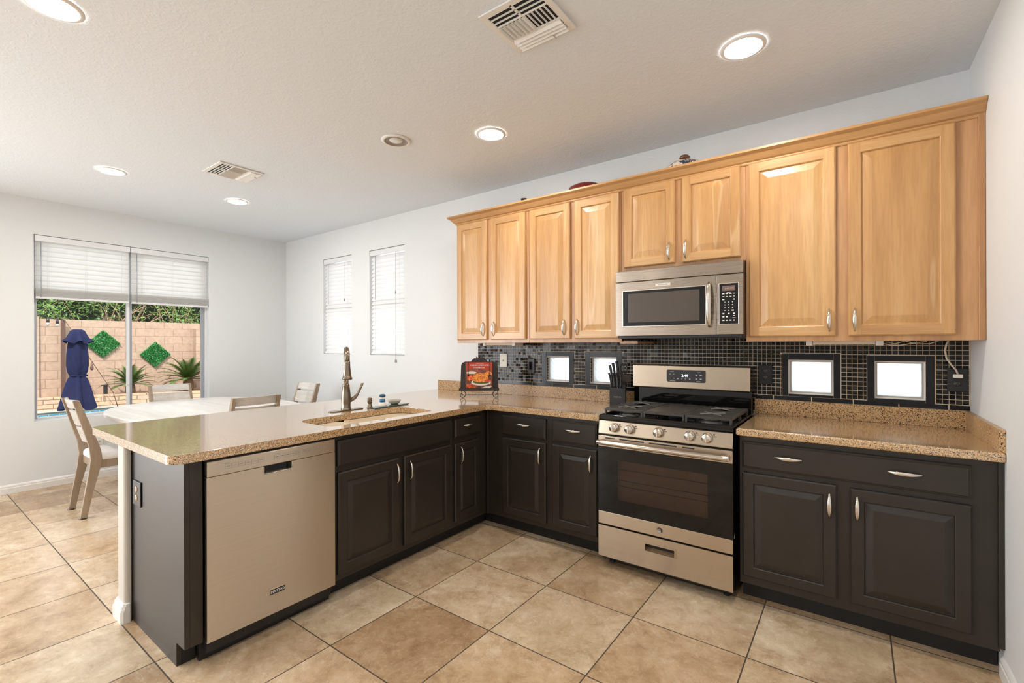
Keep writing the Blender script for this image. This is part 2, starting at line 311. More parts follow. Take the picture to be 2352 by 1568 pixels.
tc = nd(nt, 'ShaderNodeTexCoord'); wv = nd(nt, 'ShaderNodeTexWave'); wv.inputs['Scale'].default_value = 9; wv.inputs['Distortion'].default_value = 4; wv.inputs['Detail'].default_value = 1; wv.bands_direction = 'DIAGONAL'
nt.links.new(tc.outputs['Object'], wv.inputs['Vector']); b = nd(nt, 'ShaderNodeBump'); b.inputs['Strength'].default_value = 0.5; b.inputs['Distance'].default_value = 0.01; nt.links.new(wv.outputs[1], b.inputs['Height'])
tl = nd(nt, 'ShaderNodeBsdfTranslucent'); tl.inputs[0].default_value = (0.95, 0.97, 0.97, 1); nt.links.new(b.outputs[0], tl.inputs['Normal'])
tr = nd(nt, 'ShaderNodeBsdfTransparent'); tr.inputs[0].default_value = (0.9, 0.93, 0.93, 1)
gl = nd(nt, 'ShaderNodeBsdfGlossy'); gl.inputs['Roughness'].default_value = 0.05; nt.links.new(b.outputs[0], gl.inputs['Normal'])
m1 = nd(nt, 'ShaderNodeMixShader'); m1.inputs[0].default_value = 0.45; nt.links.new(tr.outputs[0], m1.inputs[1]); nt.links.new(tl.outputs[0], m1.inputs[2])
m2 = nd(nt, 'ShaderNodeMixShader'); m2.inputs[0].default_value = 0.06; nt.links.new(m1.outputs[0], m2.inputs[1]); nt.links.new(gl.outputs[0], m2.inputs[2]); nt.links.new(m2.outputs[0], out.inputs[0])
mt, nt, p = mat('slat'); p.inputs['Base Color'].default_value = (0.92, 0.92, 0.92, 1); p.inputs['Roughness'].default_value = 0.4
out = nt.nodes['Material Output']; tl = nd(nt, 'ShaderNodeBsdfTranslucent'); tl.inputs[0].default_value = (0.97, 0.97, 0.96, 1); m1 = nd(nt, 'ShaderNodeMixShader'); m1.inputs[0].default_value = 0.78
nt.links.new(p.outputs[0], m1.inputs[1]); nt.links.new(tl.outputs[0], m1.inputs[2]); nt.links.new(m1.outputs[0], out.inputs[0])

ss = mt.copy(); M['slat_side'] = ss
for x_ in ss.node_tree.nodes:
    if x_.type == 'MIX_SHADER': x_.inputs[0].default_value = 0.24

# mosaic: each tile tone picked by its cell
mt, nt, p = mat('mosaic_tile'); tc = nd(nt, 'ShaderNodeTexCoord')
sn = nd(nt, 'ShaderNodeVectorMath', operation='SNAP'); sn.inputs[1].default_value = (0.0254, 1, 0.0254); nt.links.new(tc.outputs['Object'], sn.inputs[0])
wn = nd(nt, 'ShaderNodeTexWhiteNoise', noise_dimensions='3D'); nt.links.new(sn.outputs[0], wn.inputs[0])
r = ramp(nt, [(0.0, (0.004, 0.004, 0.004)), (0.6, (0.014, 0.013, 0.012)), (1.0, (0.045, 0.040, 0.036))]); nt.links.new(wn.outputs[0], r.inputs[0]); nt.links.new(r.outputs[0], p.inputs['Base Color'])
p.inputs['Roughness'].default_value = 0.10; p.inputs['Specular IOR Level'].default_value = 0.15

# lid with a painted leaf pattern, cookbook picture
mt, nt, p = mat('painted_lid'); tc = nd(nt, 'ShaderNodeTexCoord'); n = nd(nt, 'ShaderNodeTexNoise'); n.inputs['Scale'].default_value = 24; n.inputs['Distortion'].default_value = 2; nt.links.new(tc.outputs['Object'], n.inputs['Vector'])
r = ramp(nt, [(0.0, (0.62, 0.52, 0.44)), (0.54, (0.62, 0.52, 0.44)), (0.57, (0.03, 0.04, 0.07))]); nt.links.new(n.outputs[0], r.inputs[0]); nt.links.new(r.outputs[0], p.inputs['Base Color']); p.inputs['Roughness'].default_value = 0.2
def blotch(name, stops, scale, dist=1.0):
    mt, nt, p = mat(name); tc = nd(nt, 'ShaderNodeTexCoord'); n = nd(nt, 'ShaderNodeTexNoise'); n.inputs['Scale'].default_value = scale; n.inputs['Distortion'].default_value = dist; n.inputs['Detail'].default_value = 5; nt.links.new(tc.outputs['Object'], n.inputs['Vector'])
    r = ramp(nt, stops); nt.links.new(n.outputs[0], r.inputs[0]); nt.links.new(r.outputs[0], p.inputs['Base Color']); p.inputs['Roughness'].default_value = 0.3
blotch('cover_red', [(0.3, (0.40, 0.02, 0.01)), (0.7, (0.50, 0.05, 0.02))], 8)
blotch('cover_dim', [(0.35, (0.05, 0.02, 0.015)), (0.6, (0.30, 0.08, 0.04)), (0.75, (0.55, 0.40, 0.30))], 30)
blotch('cover_food', [(0.3, (0.25, 0.05, 0.01)), (0.45, (0.62, 0.16, 0.02)), (0.6, (0.85, 0.36, 0.04)), (0.75, (0.9, 0.6, 0.2))], 55, 1.5)
blotch('cover_tomato', [(0.35, (0.45, 0.03, 0.01)), (0.6, (0.75, 0.12, 0.03)), (0.75, (0.85, 0.45, 0.10))], 22)
simple('cover_plate', (0.78, 0.70, 0.62), 0.3)
simple('cover_green', (0.10, 0.12, 0.03), 0.3)

# ------------------------------------------------------------------ mesh helpers
class MB:
    def __init__(s): s.v = []; s.f = []; s.mi = []; s.sm = []
    def add(s, vs_, fs, mi=0, sm=False):
        o = len(s.v); s.v += [tuple(v) for v in vs_]
        for k, f in enumerate(fs):
            s.f.append([o + i for i in f]); s.mi.append(mi[k] if isinstance(mi, list) else mi); s.sm.append(sm)
        return s
    def box(s, x0, x1, y0, y1, z0, z1, mi=0):
        v = [(x0, y0, z0), (x1, y0, z0), (x1, y1, z0), (x0, y1, z0), (x0, y0, z1), (x1, y0, z1), (x1, y1, z1), (x0, y1, z1)]
        return s.add(v, [(0, 3, 2, 1), (4, 5, 6, 7), (0, 1, 5, 4), (1, 2, 6, 5), (2, 3, 7, 6), (3, 0, 4, 7)], mi)
    def obox(s, c, ax, ay, az, mi=0):                       # oriented box: centre and three half-axes
        c, ax, ay, az = map(Vector, (c, ax, ay, az))
        v = [c + ax * i + ay * j + az * k for k in (-1, 1) for (i, j) in ((-1, -1), (1, -1), (1, 1), (-1, 1))]
        return s.add(v, [(0, 3, 2, 1), (4, 5, 6, 7), (0, 1, 5, 4), (1, 2, 6, 5), (2, 3, 7, 6), (3, 0, 4, 7)], mi)
    def bar(s, a, b, w_, d_, up=(0, 0, 1), mi=0):
        a, b = Vector(a), Vector(b); t = (b - a).normalized(); u = Vector(up)
        sd_ = t.cross(u); sd_ = sd_.normalized() if sd_.length > 1e-5 else Vector((1, 0, 0)); u2 = sd_.cross(t)
        return s.obox((a + b) / 2, (b - a) / 2, sd_ * w_ / 2, u2 * d_ / 2, mi)
    def prism(s, pts, axis, a, b, mi=0, sm=False):         # polygon (2-D) extruded along axis
        def P(p, t): return {'x': (t, p[0], p[1]), 'y': (p[0], t, p[1]), 'z': (p[0], p[1], t)}[axis]
        n = len(pts); v = [P(p, a) for p in pts] + [P(p, b) for p in pts]
        s.add(v, [list(range(n))[::-1], list(range(n, 2 * n))], mi)
        return s.add(v, [(i, (i + 1) % n, n + (i + 1) % n, n + i) for i in range(n)], mi, sm)
    def tube(s, path, r, n=10, mi=0, cap=True, flat=1.0, up=None):
        path = [Vector(p) for p in path]; k = len(path); rs = r if isinstance(r, (list, tuple)) else [r] * k
        rings = []; prev = None
        for i, p in enumerate(path):
            t = (path[min(i + 1, k - 1)] - path[max(i - 1, 0)]).normalized()
            if up is not None: a = t.cross(Vector(up))
            else: a = (prev - t * prev.dot(t)) if prev is not None else t.cross(Vector((0, 0, 1)) if abs(t.z) < .9 else Vector((1, 0, 0)))
            if a.length < 1e-6: a = t.cross(Vector((0, 1, 0)))
            a.normalize(); prev = a; b_ = t.cross(a)
            rr = rs[i]; ra, rb = (rr if isinstance(rr, (tuple, list)) else (rr, rr * flat))
            rings.append([p + a * math.cos(2 * PI * j / n) * ra + b_ * math.sin(2 * PI * j / n) * rb for j in range(n)])
        v = [q for rg in rings for q in rg]
        f = [(i * n + j, i * n + (j + 1) % n, (i + 1) * n + (j + 1) % n, (i + 1) * n + j) for i in range(k - 1) for j in range(n)]
        s.add(v, f, mi, True)
        if cap: s.add(rings[0] + rings[-1], [list(range(n))[::-1], list(range(n, 2 * n))], mi)
        return s
    def lathe(s, prof, c=(0, 0, 0), n=32, axis='z', mi=0, cap=True, sm=True, sx=1, sy=1):
        def P(r, h, a):
            u, v = r * math.cos(a) * sx, r * math.sin(a) * sy
            q = {'z': (u, v, h), 'y': (u, h, v), 'x': (h, u, v)}[axis]
            return (c[0] + q[0], c[1] + q[1], c[2] + q[2])
        v = [P(r, h, 2 * PI * j / n) for r, h in prof for j in range(n)]; k = len(prof)
        f = [(i * n + j, i * n + (j + 1) % n, (i + 1) * n + (j + 1) % n, (i + 1) * n + j) for i in range(k - 1) for j in range(n)]
        s.add(v, f, mi, sm)
        if cap:
            if prof[0][0] > 1e-5: s.add(v[:n], [list(range(n))[::-1]], mi)
            if prof[-1][0] > 1e-5: s.add(v[-n:], [list(range(n))], mi)
        return s
    def build(s, name, mats, parent=None, loc=None, rotz=None, bevel=0.0, seg=2, fixn=True, rot=None):
        me = bpy.data.meshes.new(name); me.from_pydata(s.v, [], s.f)
        for mname in (mats if isinstance(mats, (list, tuple)) else [mats]): me.materials.append(M[mname])
        me.polygons.foreach_set('material_index', s.mi); me.polygons.foreach_set('use_smooth', s.sm)
        me.update()
        if fixn:
            bm = bmesh.new(); bm.from_mesh(me); bmesh.ops.remove_doubles(bm, verts=bm.verts, dist=1e-6); bmesh.ops.recalc_face_normals(bm, faces=bm.faces); bm.to_mesh(me); bm.free()
        o = bpy.data.objects.new(name, me); C.objects.link(o)
        if parent: o.parent = parent
        if loc: o.location = loc
        if rotz is not None: o.rotation_euler[2] = rotz
        if rot is not None: o.rotation_euler = rot
        if bevel:
            b = o.modifiers.new('bevel', 'BEVEL'); b.width = bevel; b.segments = seg; b.limit_method = 'ANGLE'; b.angle_limit = math.radians(40)
        return o
def thing(name, label, cat, loc=(0, 0, 0), rotz=0.0, group=None, rot=None):
    o = bpy.data.objects.new(name, None); C.objects.link(o); o.empty_display_size = 0.1
    o.location = loc; o.rotation_euler[2] = rotz
    if rot: o.rotation_euler = rot
    o['label'] = label; o['category'] = cat
    if group: o['group'] = group
    return o
def tag(o, label, cat, group=None, kind=None):
    o['label'] = label; o['category'] = cat
    if group: o['group'] = group
    if kind: o['kind'] = kind
    return o
def struct(o, label, cat): return tag(o, label, cat, kind='structure')
def copy_tree(o, parent=None):
    c = o.copy(); C.objects.link(c)
    if parent: c.parent = parent
    for ch in [x for x in bpy.data.objects if x.parent == o]: copy_tree(ch, c)
    return c
def text(name, body, size, mname, parent, loc, rot=(PI / 2, 0, 0), align='CENTER', ext=0.0004, sx=1.0):
    cu_ = bpy.data.curves.new(name, 'FONT'); cu_.body = body; cu_.size = size; cu_.align_x = align; cu_.align_y = 'CENTER'; cu_.extrude = ext; cu_.resolution_u = 2
    t = bpy.data.objects.new(name, cu_); me = bpy.data.meshes.new_from_object(t); bpy.data.objects.remove(t)
    me.name = name; me.materials.clear(); me.materials.append(M[mname])
    o = bpy.data.objects.new(name, me); C.objects.link(o); o.parent = parent; o.location = loc; o.rotation_euler = rot; o.scale = (sx, 1, 1)
    return o
def rrect(x0, x1, y0, y1, r, n=6):
    if not isinstance(r, (list, tuple)): r = [r] * 4
    pts = []
    for (cx, cy, a0, rr) in ((x0 + r[0], y0 + r[0], PI, r[0]), (x1 - r[1], y0 + r[1], 1.5 * PI, r[1]), (x1 - r[2], y1 - r[2], 0, r[2]), (x0 + r[3], y1 - r[3], .5 * PI, r[3])):
        for i in range(n + 1):
            a = a0 + .5 * PI * i / n; pts.append((cx + rr * math.cos(a), cy + rr * math.sin(a)))
    return pts
def bridge(mb, ra, rb, mi=0, sm=False):
    n = len(ra); mb.add(list(ra) + list(rb), [(i, (i + 1) % n, n + (i + 1) % n, n + i) for i in range(n)], mi, sm)

# ------------------------------------------------------------------ room shell
T = 0.16
XR = lambda y: XR0 + KR * (YB - y)
mb = MB(); mb.box(XL - T, XR(YFW) + .2, YFW - T, YB + T, -0.12, 0); struct(mb.build('floor', 'travertine'), 'travertine look floor tiles laid in a grid with dark grout', 'floor')
mb = MB(); mb.box(XL - .5, XR(YFW) + .5, YFW - 2.6, YB + .5, ZC, ZC + .2); struct(mb.build('ceiling', 'ceiling_paint'), 'white textured ceiling', 'ceiling')  # unseen overhang past the rear wall is added to block the sun
def wall_with_holes(axis, pos0, pos1, a0, a1, z0, z1, holes):
    mb = MB(); As = sorted({a0, a1, *[h[0] for h in holes], *[h[1] for h in holes]}); Zs = sorted({z0, z1, *[h[2] for h in holes], *[h[3] for h in holes]})
    for i in range(len(As) - 1):
        for j in range(len(Zs) - 1):
            ca, cz = (As[i] + As[i + 1]) / 2, (Zs[j] + Zs[j + 1]) / 2
            if any(h[0] < ca < h[1] and h[2] < cz < h[3] for h in holes): continue
            if axis == 'x': mb.box(pos0, pos1, As[i], As[i + 1], Zs[j], Zs[j + 1])
            else: mb.box(As[i], As[i + 1], pos0, pos1, Zs[j], Zs[j + 1])
    # drop doubled inner faces between neighbouring cells
    seen = {}
    for k, f in enumerate(mb.f):
        key = tuple(sorted(tuple(round(c, 5) for c in mb.v[i]) for i in f)); seen.setdefault(key, []).append(k)
    drop = {k for ks in seen.values() if len(ks) > 1 for k in ks}
    mb.f, mb.mi, mb.sm = ([x for k, x in enumerate(l) if k not in drop] for l in (mb.f, mb.mi, mb.sm))
    return mb
W1 = (0.878, 2.360, 0.636, 2.405)                          # big window on the left wall: y0,y1,z0,z1
SW = [(-5.346, -4.762, 1.240, 2.410), (-4.426, -3.836, 1.238, 2.410)]
GB = [(-2.072, -1.857), (-1.670, -1.452), (-0.335, -0.109), (0.081, 0.294)]; GZ = (1.045, 1.250)
struct(wall_with_holes('x', XL - T, XL, YFW - T, YB + T, 0, ZC, [W1, (-3.3, -.7, .1, 2.2)]).build('wall_left', 'wall_paint'), 'white wall of the dining area with the big window', 'wall')
struct(wall_with_holes('y', YB, YB + T, XL, XR0 + .3, 0, ZC, SW + [(a, b, *GZ) for a, b in GB]).build('wall_back', 'wall_paint'), 'white wall behind the cooker and wall cabinets', 'wall')
mb = MB(); mb.prism([(XR(YB + T), YB + T), (XR(YFW - T), YFW - T), (XR(YFW) + .2, YFW - T), (XR(YFW) + .2, YB + T)], 'z', 0, ZC); struct(mb.build('wall_right', 'wall_paint'), 'white wall at the right edge beside the worktop', 'wall')
struct(wall_with_holes('y', YFW - T, YFW, XL, XR(YFW), 0, ZC, [(-5.8, -4.2, 1.05, 2.25)]).build('wall_front', 'wall_paint'), 'white wall behind the camera', 'wall')

def base_profile(mb, a, b, axis, pos, d, h=0.083):
    # d = +1/-1 side the board projects to
    pr = [(0, 0), (.014, 0), (.014, h * .62), (.011, h * .66), (.011, h * .80), (.006, h * .93), (0, h)]
    mb.prism([(pos + d * x, z) for x, z in pr], 'y' if axis == 'y' else 'x', a, b)
mb = MB(); base_profile(mb, YFW, YB, 'y', XL, 1); struct(mb.build('baseboard_left', 'trim_white'), 'white baseboard under the big window', 'baseboard')
mb = MB(); base_profile(mb, XL, -3.35, 'x', YB, -1); struct(mb.build('baseboard_back', 'trim_white'), 'white baseboard below the two narrow windows', 'baseboard')
mb = MB(); pr = [(0, 0), (-.014, 0), (-.014, .052), (-.011, .055), (-.011, .066), (-.006, .077), (0, .083)]
ya, yb = 2.70, YFW; va = [(XR(ya) + x, ya, z) for x, z in pr]; vb = [(XR(yb) + x, yb, z) for x, z in pr]; bridge(mb, va, vb); mb.add(va, [list(range(7))]); mb.add(vb, [list(range(7))]); struct(mb.build('baseboard_right', 'trim_white'), 'white baseboard at the foot of the right wall', 'baseboard')

# pony wall behind the peninsula
PX0, PX1, PY0 = -2.985, -2.872, 0.712
mb = MB(); mb.prism(rrect(PX0, PX1, PY0, YB - .001, [.018, .018, .001, .001], 4), 'z', 0, 0.868, sm=False); struct(mb.build('wall_peninsula', 'pony_paint'), 'low beige wall end carrying the peninsula worktop', 'wall')
mb = MB()
for h0, h1, d in ((0, .062, .016), (.062, .078, .011), (.078, .088, .005)):
    mb.prism([(PX1, .76), (PX1 , PY0 - d), (PX0 - d, PY0 - d), (PX0 - d, YB - .02), (PX0, YB - .02), (PX0, PY0), (PX1, PY0)], 'z', h0, h1)
mb = MB()
ring = lambda d: [(PX1 + .012, PY0 + .02), (PX1 + .012, PY0 - d + .01), (PX1 + .002, PY0 - d), (PX0 - d + .01, PY0 - d), (PX0 - d, PY0 - d + .01), (PX0 - d, YB - .02), (PX0, YB - .02), (PX0, PY0 + .02)]
for h0, h1, d in ((0, .058, .017), (.058, .066, .014), (.066, .082, .011), (.082, .092, .006)): mb.prism(ring(d), 'z', h0, h1)
struct(mb.build('baseboard_peninsula', 'trim_white'), 'off-white baseboard wrapped around the low peninsula wall end', 'baseboard')

# ------------------------------------------------------------------ windows
def frame_ring(mb, axis, pos0, pos1, a0, a1, z0, z1, w_, mi=0):
    for (b0, b1, c0, c1) in ((a0, a0 + w_, z0, z1), (a1 - w_, a1, z0, z1), (a0 + w_, a1 - w_, z0, z0 + w_), (a0 + w_, a1 - w_, z1 - w_, z1)):
        if axis == 'x': mb.box(pos0, pos1, b0, b1, c0, c1, mi)
        else: mb.box(b0, b1, pos0, pos1, c0, c1, mi)
win = thing('window_1', 'wide sliding window over the pool yard with white frame', 'window'); win['kind'] = 'structure'
mb = MB(); frame_ring(mb, 'x', XL - .13, XL - .07, *W1, .016); mb.build('window_frame', 'white_vinyl', win, bevel=.002)
mb = MB(); xa, xb = XL - .095, XL - .066
mb.box(xa, xb, W1[0] + .016, W1[0] + .030, W1[2] + .016, W1[3] - .016, 1); mb.box(xa, xb, 1.590, 1.616, W1[2] + .016, W1[3] - .016); mb.box(xa, xb, W1[0] + .030, 1.590, W1[2] + .016, W1[2] + .030); mb.box(xa, xb, W1[0] + .030, 1.590, W1[3] - .04, W1[3] - .016); mb.build('window_sash', ['white_vinyl', 'alu_grey'], win, bevel=.002)
mb = MB(); xa, xb = XL - .125, XL - .100
mb.box(xa, xb, 1.612, 1.645, W1[2] + .016, W1[3] - .016); mb.box(xa, xb, W1[1] - .050, W1[1] - .016, W1[2] + .016, W1[3] - .016); mb.box(xa, xb, 1.645, W1[1] - .050, W1[2] + .016, W1[2] + .030); mb.box(xa, xb, 1.645, W1[1] - .050, W1[3] - .04, W1[3] - .016); mb.build('window_sash', 'alu_grey', win, bevel=.002)
mb = MB(); mb.box(XL - .082, XL - .080, W1[0] + .025, 1.60, W1[2] + .025, W1[3] - .03); mb.build('window_pane', 'glass', win)
mb = MB(); mb.box(XL - .114, XL - .112, 1.63, W1[1] - .045, W1[2] + .025, W1[3] - .03); mb.build('window_pane', 'glass', win)
mb = MB(); mb.box(XL - .066, XL - .054, 1.592, 1.606, 0.93, 1.01); mb.build('window_latch', 'white_vinyl', win, bevel=.002)
for k, (a, b, z0, z1) in enumerate(SW):
    wn_ = thing('window_%d' % (k + 2), ['narrow single hung window nearest the room corner', 'narrow single hung window nearest the wall cabinets'][k], 'window'); wn_['kind'] = 'structure'
    mb = MB(); frame_ring(mb, 'y', YB + .08, YB + .135, a, b, z0, z1, .028); mb.box(a + .028, b - .028, YB + .075, YB + .125, 1.80, 1.865); mb.build('window_frame', 'white_vinyl', wn_, bevel=.002)
    mb = MB(); mb.box(a + .02, b - .02, YB + .10, YB + .102, z0 + .02, z1 - .02); mb.build('window_pane', 'glass', wn_)
for k, (a, b) in enumerate(GB):
    wn_ = thing('window_%d' % (k + 4), ['glass block window in black tile frame, second from the cookbook stand side switch', 'glass block window in black tile frame behind the knives', 'glass block window in black tile frame just right of the cooker', 'glass block window in black tile frame nearest the right wall'][k] if k else 'glass block window in black tile frame nearest the cookbook', 'window'); wn_['kind'] = 'structure'
    mb = MB(); z0, z1 = GZ
    frame_ring(mb, 'y', YB + .022, YB + .09, a, b, z0, z1, .005); mb.build('mortar_edge', 'grout_white', wn_)
    mb = MB(); fr0 = (a + .005, b - .005, z0 + .005, z1 - .005)
    frame_ring(mb, 'y', YB + .022, YB + .085, *fr0, .007); mb.build('block_edge', 'mullion_grey', wn_)
    mb = MB(); mb.box(a + .012, b - .012, YB + .032, YB + .036, z0 + .012, z1 - .012); mb.build('glass_block', 'glass_block', wn_)
# made-up door and rear window framing the added fill lights, out of view
wn_ = thing('door_1', 'made-up door frame around an added fill light behind the camera', 'door'); wn_['kind'] = 'structure'
mb = MB(); frame_ring(mb, 'x', XL - .12, XL - .06, -3.3, -.7, .1, 2.2, .06); mb.box(XL - .12, XL - .06, -2.05, -1.95, .16, 2.14); mb.build('door_frame', 'white_vinyl', wn_)
mb = MB(); frame_ring(mb, 'y', YFW - .12, YFW - .06, -5.8, -4.2, 1.05, 2.25, .05); struct(mb.build('window_8', 'white_vinyl'), 'made-up window frame around an added fill light behind the camera', 'window')

# ------------------------------------------------------------------ blinds
def slat_stack(mb, axis, pos, a0, a1, z_top, z_bot, pitch, tilt, sw=.050, curve=.004, th=.0026, jit=0.0):
    z = z_top
    while z > z_bot:
        t = tilt + random.uniform(-jit, jit); dx, dz = math.cos(t) * sw / 2, math.sin(t) * sw / 2
        pts = []
        for s in (-1, -.5, 0, .5, 1):
            bulge = curve * (1 - s * s); pts.append((pos + s * dx - bulge * math.sin(t), z + s * dz + bulge * math.cos(t)))
        poly = pts + [(x - th * math.sin(t) * -1 * 0, zz - th) for x, zz in reversed(pts)]
        if axis == 'x':     # slats run along y, section in (x,z)
            mb.prism(poly, 'y', a0, a1)
        else:               # slats run along x, section in (y,z)
            mb.prism(poly, 'x', a0, a1)
        z -= pitch
def blind_left(lbl, a0, a1, zb, wand_y, notch):
    t = thing('window_blind', lbl, 'blind')
    mb = MB(); mb.box(XL - .012, XL - .002, a0, a1, 2.345, 2.400); mb.box(XL - .05, XL - .016, a0 + .01, a1 - .01, 2.36, 2.400); mb.build('valance', 'white_vinyl', t, bevel=.002)
    mb = MB(); slat_stack(mb, 'x', XL - .032, a0 + .008, a1 - .008, 2.335, zb + .088, .0475, 1.14, sw=.054, jit=.02); mb.build('slats', 'slat', t)
    mb = MB(); n = 13
    for i in range(n): mb.box(XL - .056 + random.uniform(0, .003), XL - .005 + random.uniform(-.002, .002), a0 + .008, a1 - .008, zb + .022 + i * .0066, zb + .0255 + i * .0066)
    mb.build('gathered_slats', 'slat', t)
    mb = MB(); mb.box(XL - .056, XL - .006, a0 + .008, a1 - .008, zb, zb + .020); mb.build('bottom_rail', 'white_vinyl', t, bevel=.003)
    for f in (.12, .5, .9):
        y = a0 + (a1 - a0) * f; mb = MB(); mb.tube([(XL - .006, y, 2.34), (XL - .006, y, zb + .02)], .0009, 5); mb.tube([(XL - .006, y + .012, 2.34), (XL - .006, y + .012, zb + .02)], .0009, 5); mb.build('ladder_cord', 'trim_white', t)
    mb = MB(); mb.tube([(XL + .012, wand_y, 2.33), (XL + .014, wand_y, zb + .01 - (.10 if notch else 0))], .004, 8); mb.tube([(XL - .002, wand_y, 2.345), (XL + .012, wand_y, 2.33)], .0015, 5); mb.build('wand', 'alu_grey', t)
blind_left('half raised white blind on the left half of the big window', W1[0] + .006, 1.607, 1.800, .925, False)
blind_left('half raised white blind on the right half of the big window', 1.614, W1[1] - .002, 1.800, 1.66, False)
for k, (a, b, z0, z1) in enumerate(SW):
    t = thing('window_blind', ['lowered white blind in the narrow window nearest the room corner', 'lowered white blind in the narrow window nearest the wall cabinets'][k], 'blind')
    a0, b0 = a + .006, b - .006
    mb = MB(); mb.box(a0, b0, YB + .004, YB + .014, z1 - .062, z1 - .006); mb.box(a0, b0, YB + .018, YB + .055, z1 - .05, z1 - .006); mb.build('valance', 'white_vinyl', t, bevel=.002)
    mb = MB(); slat_stack(mb, 'y', YB + .036, a0 + .004, b0 - .004, z1 - .085, z0 + .030, .0452, 1.10, sw=.0575, jit=.02); mb.build('slats', 'slat_side', t)
    mb = MB(); mb.box(a0 + .004, b0 - .004, YB + .012, YB + .060, z0 + .004, z0 + .022); mb.build('bottom_rail', 'white_vinyl', t, bevel=.003)
    for f in (.14, .86):
        x = a0 + (b0 - a0) * f; mb = MB(); mb.tube([(x, YB + .008, z1 - .06), (x, YB + .008, z0 + .02)], .0009, 5); mb.build('ladder_cord', 'trim_white', t)
    mb = MB(); mb.tube([(a + .12, YB - .008, z1 - .07), (a + .12, YB - .010, z1 - .56)], .004, 8); mb.build('wand', 'alu_grey', t)
    xc = b - .13; zc_ = (1.905, 1.93)[k]
    mb = MB(); mb.tube([(xc, YB - .006, z1 - .06), (xc, YB - .010, zc_ - .02)], .0010, 5); mb.lathe([(.002, 0), (.006, -.008), (.007, -.034), (.0, -.036)], (xc, YB - .010, zc_), 10); mb.build('pull_cord', 'tassel', t)
    if k == 1:
        mb = MB(); mb.tube([(xc - .004, YB - .006, z1 - .06), (xc - .004, YB - .012, 1.19)], .0010, 5); mb.lathe([(.002, 0), (.007, -.008), (.009, -.034), (.0, -.036)], (xc - .004, YB - .012, 1.195), 10); mb.build('pull_cord', 'tassel', t)

# ------------------------------------------------------------------ mosaic backsplash
TZ0, TZ1, TX0, TX1 = 1.003, 1.362, -2.815, XR0 - .001
FR = [(a - .043 if i < 2 else a - .032, b + .043 if i < 2 else b + .033, 1.030, 1.290) for i, (a, b) in enumerate(GB)]
FR[1] = (-1.710, -1.409, 1.030, 1.290); FR[3] = (0.048, 0.330, 1.018, 1.282)
bs = thing('mosaic_backsplash', 'black mosaic tile backsplash with pale grout between worktop and wall cabinets', 'backsplash')
hol = [(a, b, *GZ) for a, b in GB]
g = wall_with_holes('y', YB - .005, YB - .0005, TX0, TX1, TZ0, TZ1 + .0, hol); g.box(-1.29, -.50, YB - .005, YB - .0005, TZ1, 1.405); g.box(-1.285, -.50, YB - .005, YB - .0005, .90, TZ0); g.build('grout', 'grout', bs, fixn=False)
mb = MB(); pt = 0.0254; nx = int((TX1 - TX0) / pt) + 1
blocked = [(a - .001, b + .001, c - .001, d + .001) for a, b, c, d in FR]
for i in range(nx + 1):
    for j in range(-4, 16):
        x0, z0 = TX0 + .001 + i * pt, 1.0325 + j * pt; x1, z1 = x0 + pt - .0028, z0 + pt - .0028
        if x1 > TX1: x1 = TX1 - .001
        if x1 - x0 < .006: continue
        over = -1.285 < (x0 + x1) / 2 < -.515
        if not over and (j < 0 or z1 > TZ1): continue
        if over and z1 > 1.402: continue
        skip = False
        for (a, b, c, d) in blocked:
            if x1 > a and x0 < b and z1 > c and z0 < d:
                # clip at the frame
                opts = [(x0, a - .002, z0, z1), (b + .002, x1, z0, z1), (x0, x1, z0, c - .002), (x0, x1, d + .002, z1)]
                opts = [o_ for o_ in opts if o_[1] - o_[0] > .004 and o_[3] - o_[2] > .004]
                if opts: x0, x1, z0, z1 = max(opts, key=lambda o_: (o_[1] - o_[0]) * (o_[3] - o_[2]))
                else: skip = True
        if skip or x1 - x0 < .004 or z1 - z0 < .004: continue
        tx_, tz_ = random.gauss(0, .0004), random.gauss(0, .0004); y = YB - .0075
        v = [(x0, y + tx_, z0), (x1, y - tx_, z0), (x1, y - tx_ + tz_, z1), (x0, y + tx_ + tz_, z1)]
        q = .0012; bk = [(x0, YB - .004, z0), (x1, YB - .004, z0), (x1, YB - .004, z1), (x0, YB - .004, z1)]
        mb.add(v + bk, [(0, 1, 2, 3), (0, 4, 5, 1), (1, 5, 6, 2), (2, 6, 7, 3), (3, 7, 4, 0)])
mb.build('mosaic_tiles', 'mosaic_tile', bs, fixn=False)
mb = MB(); x = TX0
while x < TX1:                                             # long liner tiles above the quartz
    x1 = min(x + .198, TX1)
    xa, xb = (x, min(x1, -1.288)) if x < -1.288 else (max(x, -.515), x1)
    if xb - xa > .02: mb.box(xa + .0015, xb - .0015, YB - .008, YB - .004, TZ0 + .001, 1.0285)
    if x < -1.288 <= x1: mb.build('liner_tiles', 'black_tile', bs, bevel=.0008, seg=1); mb = MB()
    x += .2
mb.build('liner_tiles', 'black_tile', bs, bevel=.0008, seg=1)
for (a, b, c, d), (ga, gb) in zip(FR, GB):                 # frames round the glass blocks
    mb = MB(); mb.box(a, ga - .001, YB - .0095, YB - .003, c, d); mb.box(gb + .001, b, YB - .0095, YB - .003, c, d); mb.box(ga + .0005, gb - .0005, YB - .0092, YB - .003, GZ[1] + .001, d); 
    if GZ[0] - c > .004: mb.box(ga + .0005, gb - .0005, YB - .0090, YB - .003, c, GZ[0] - .001)
    mb.build('frame_tiles', 'black_tile', bs, bevel=.0008, seg=1)
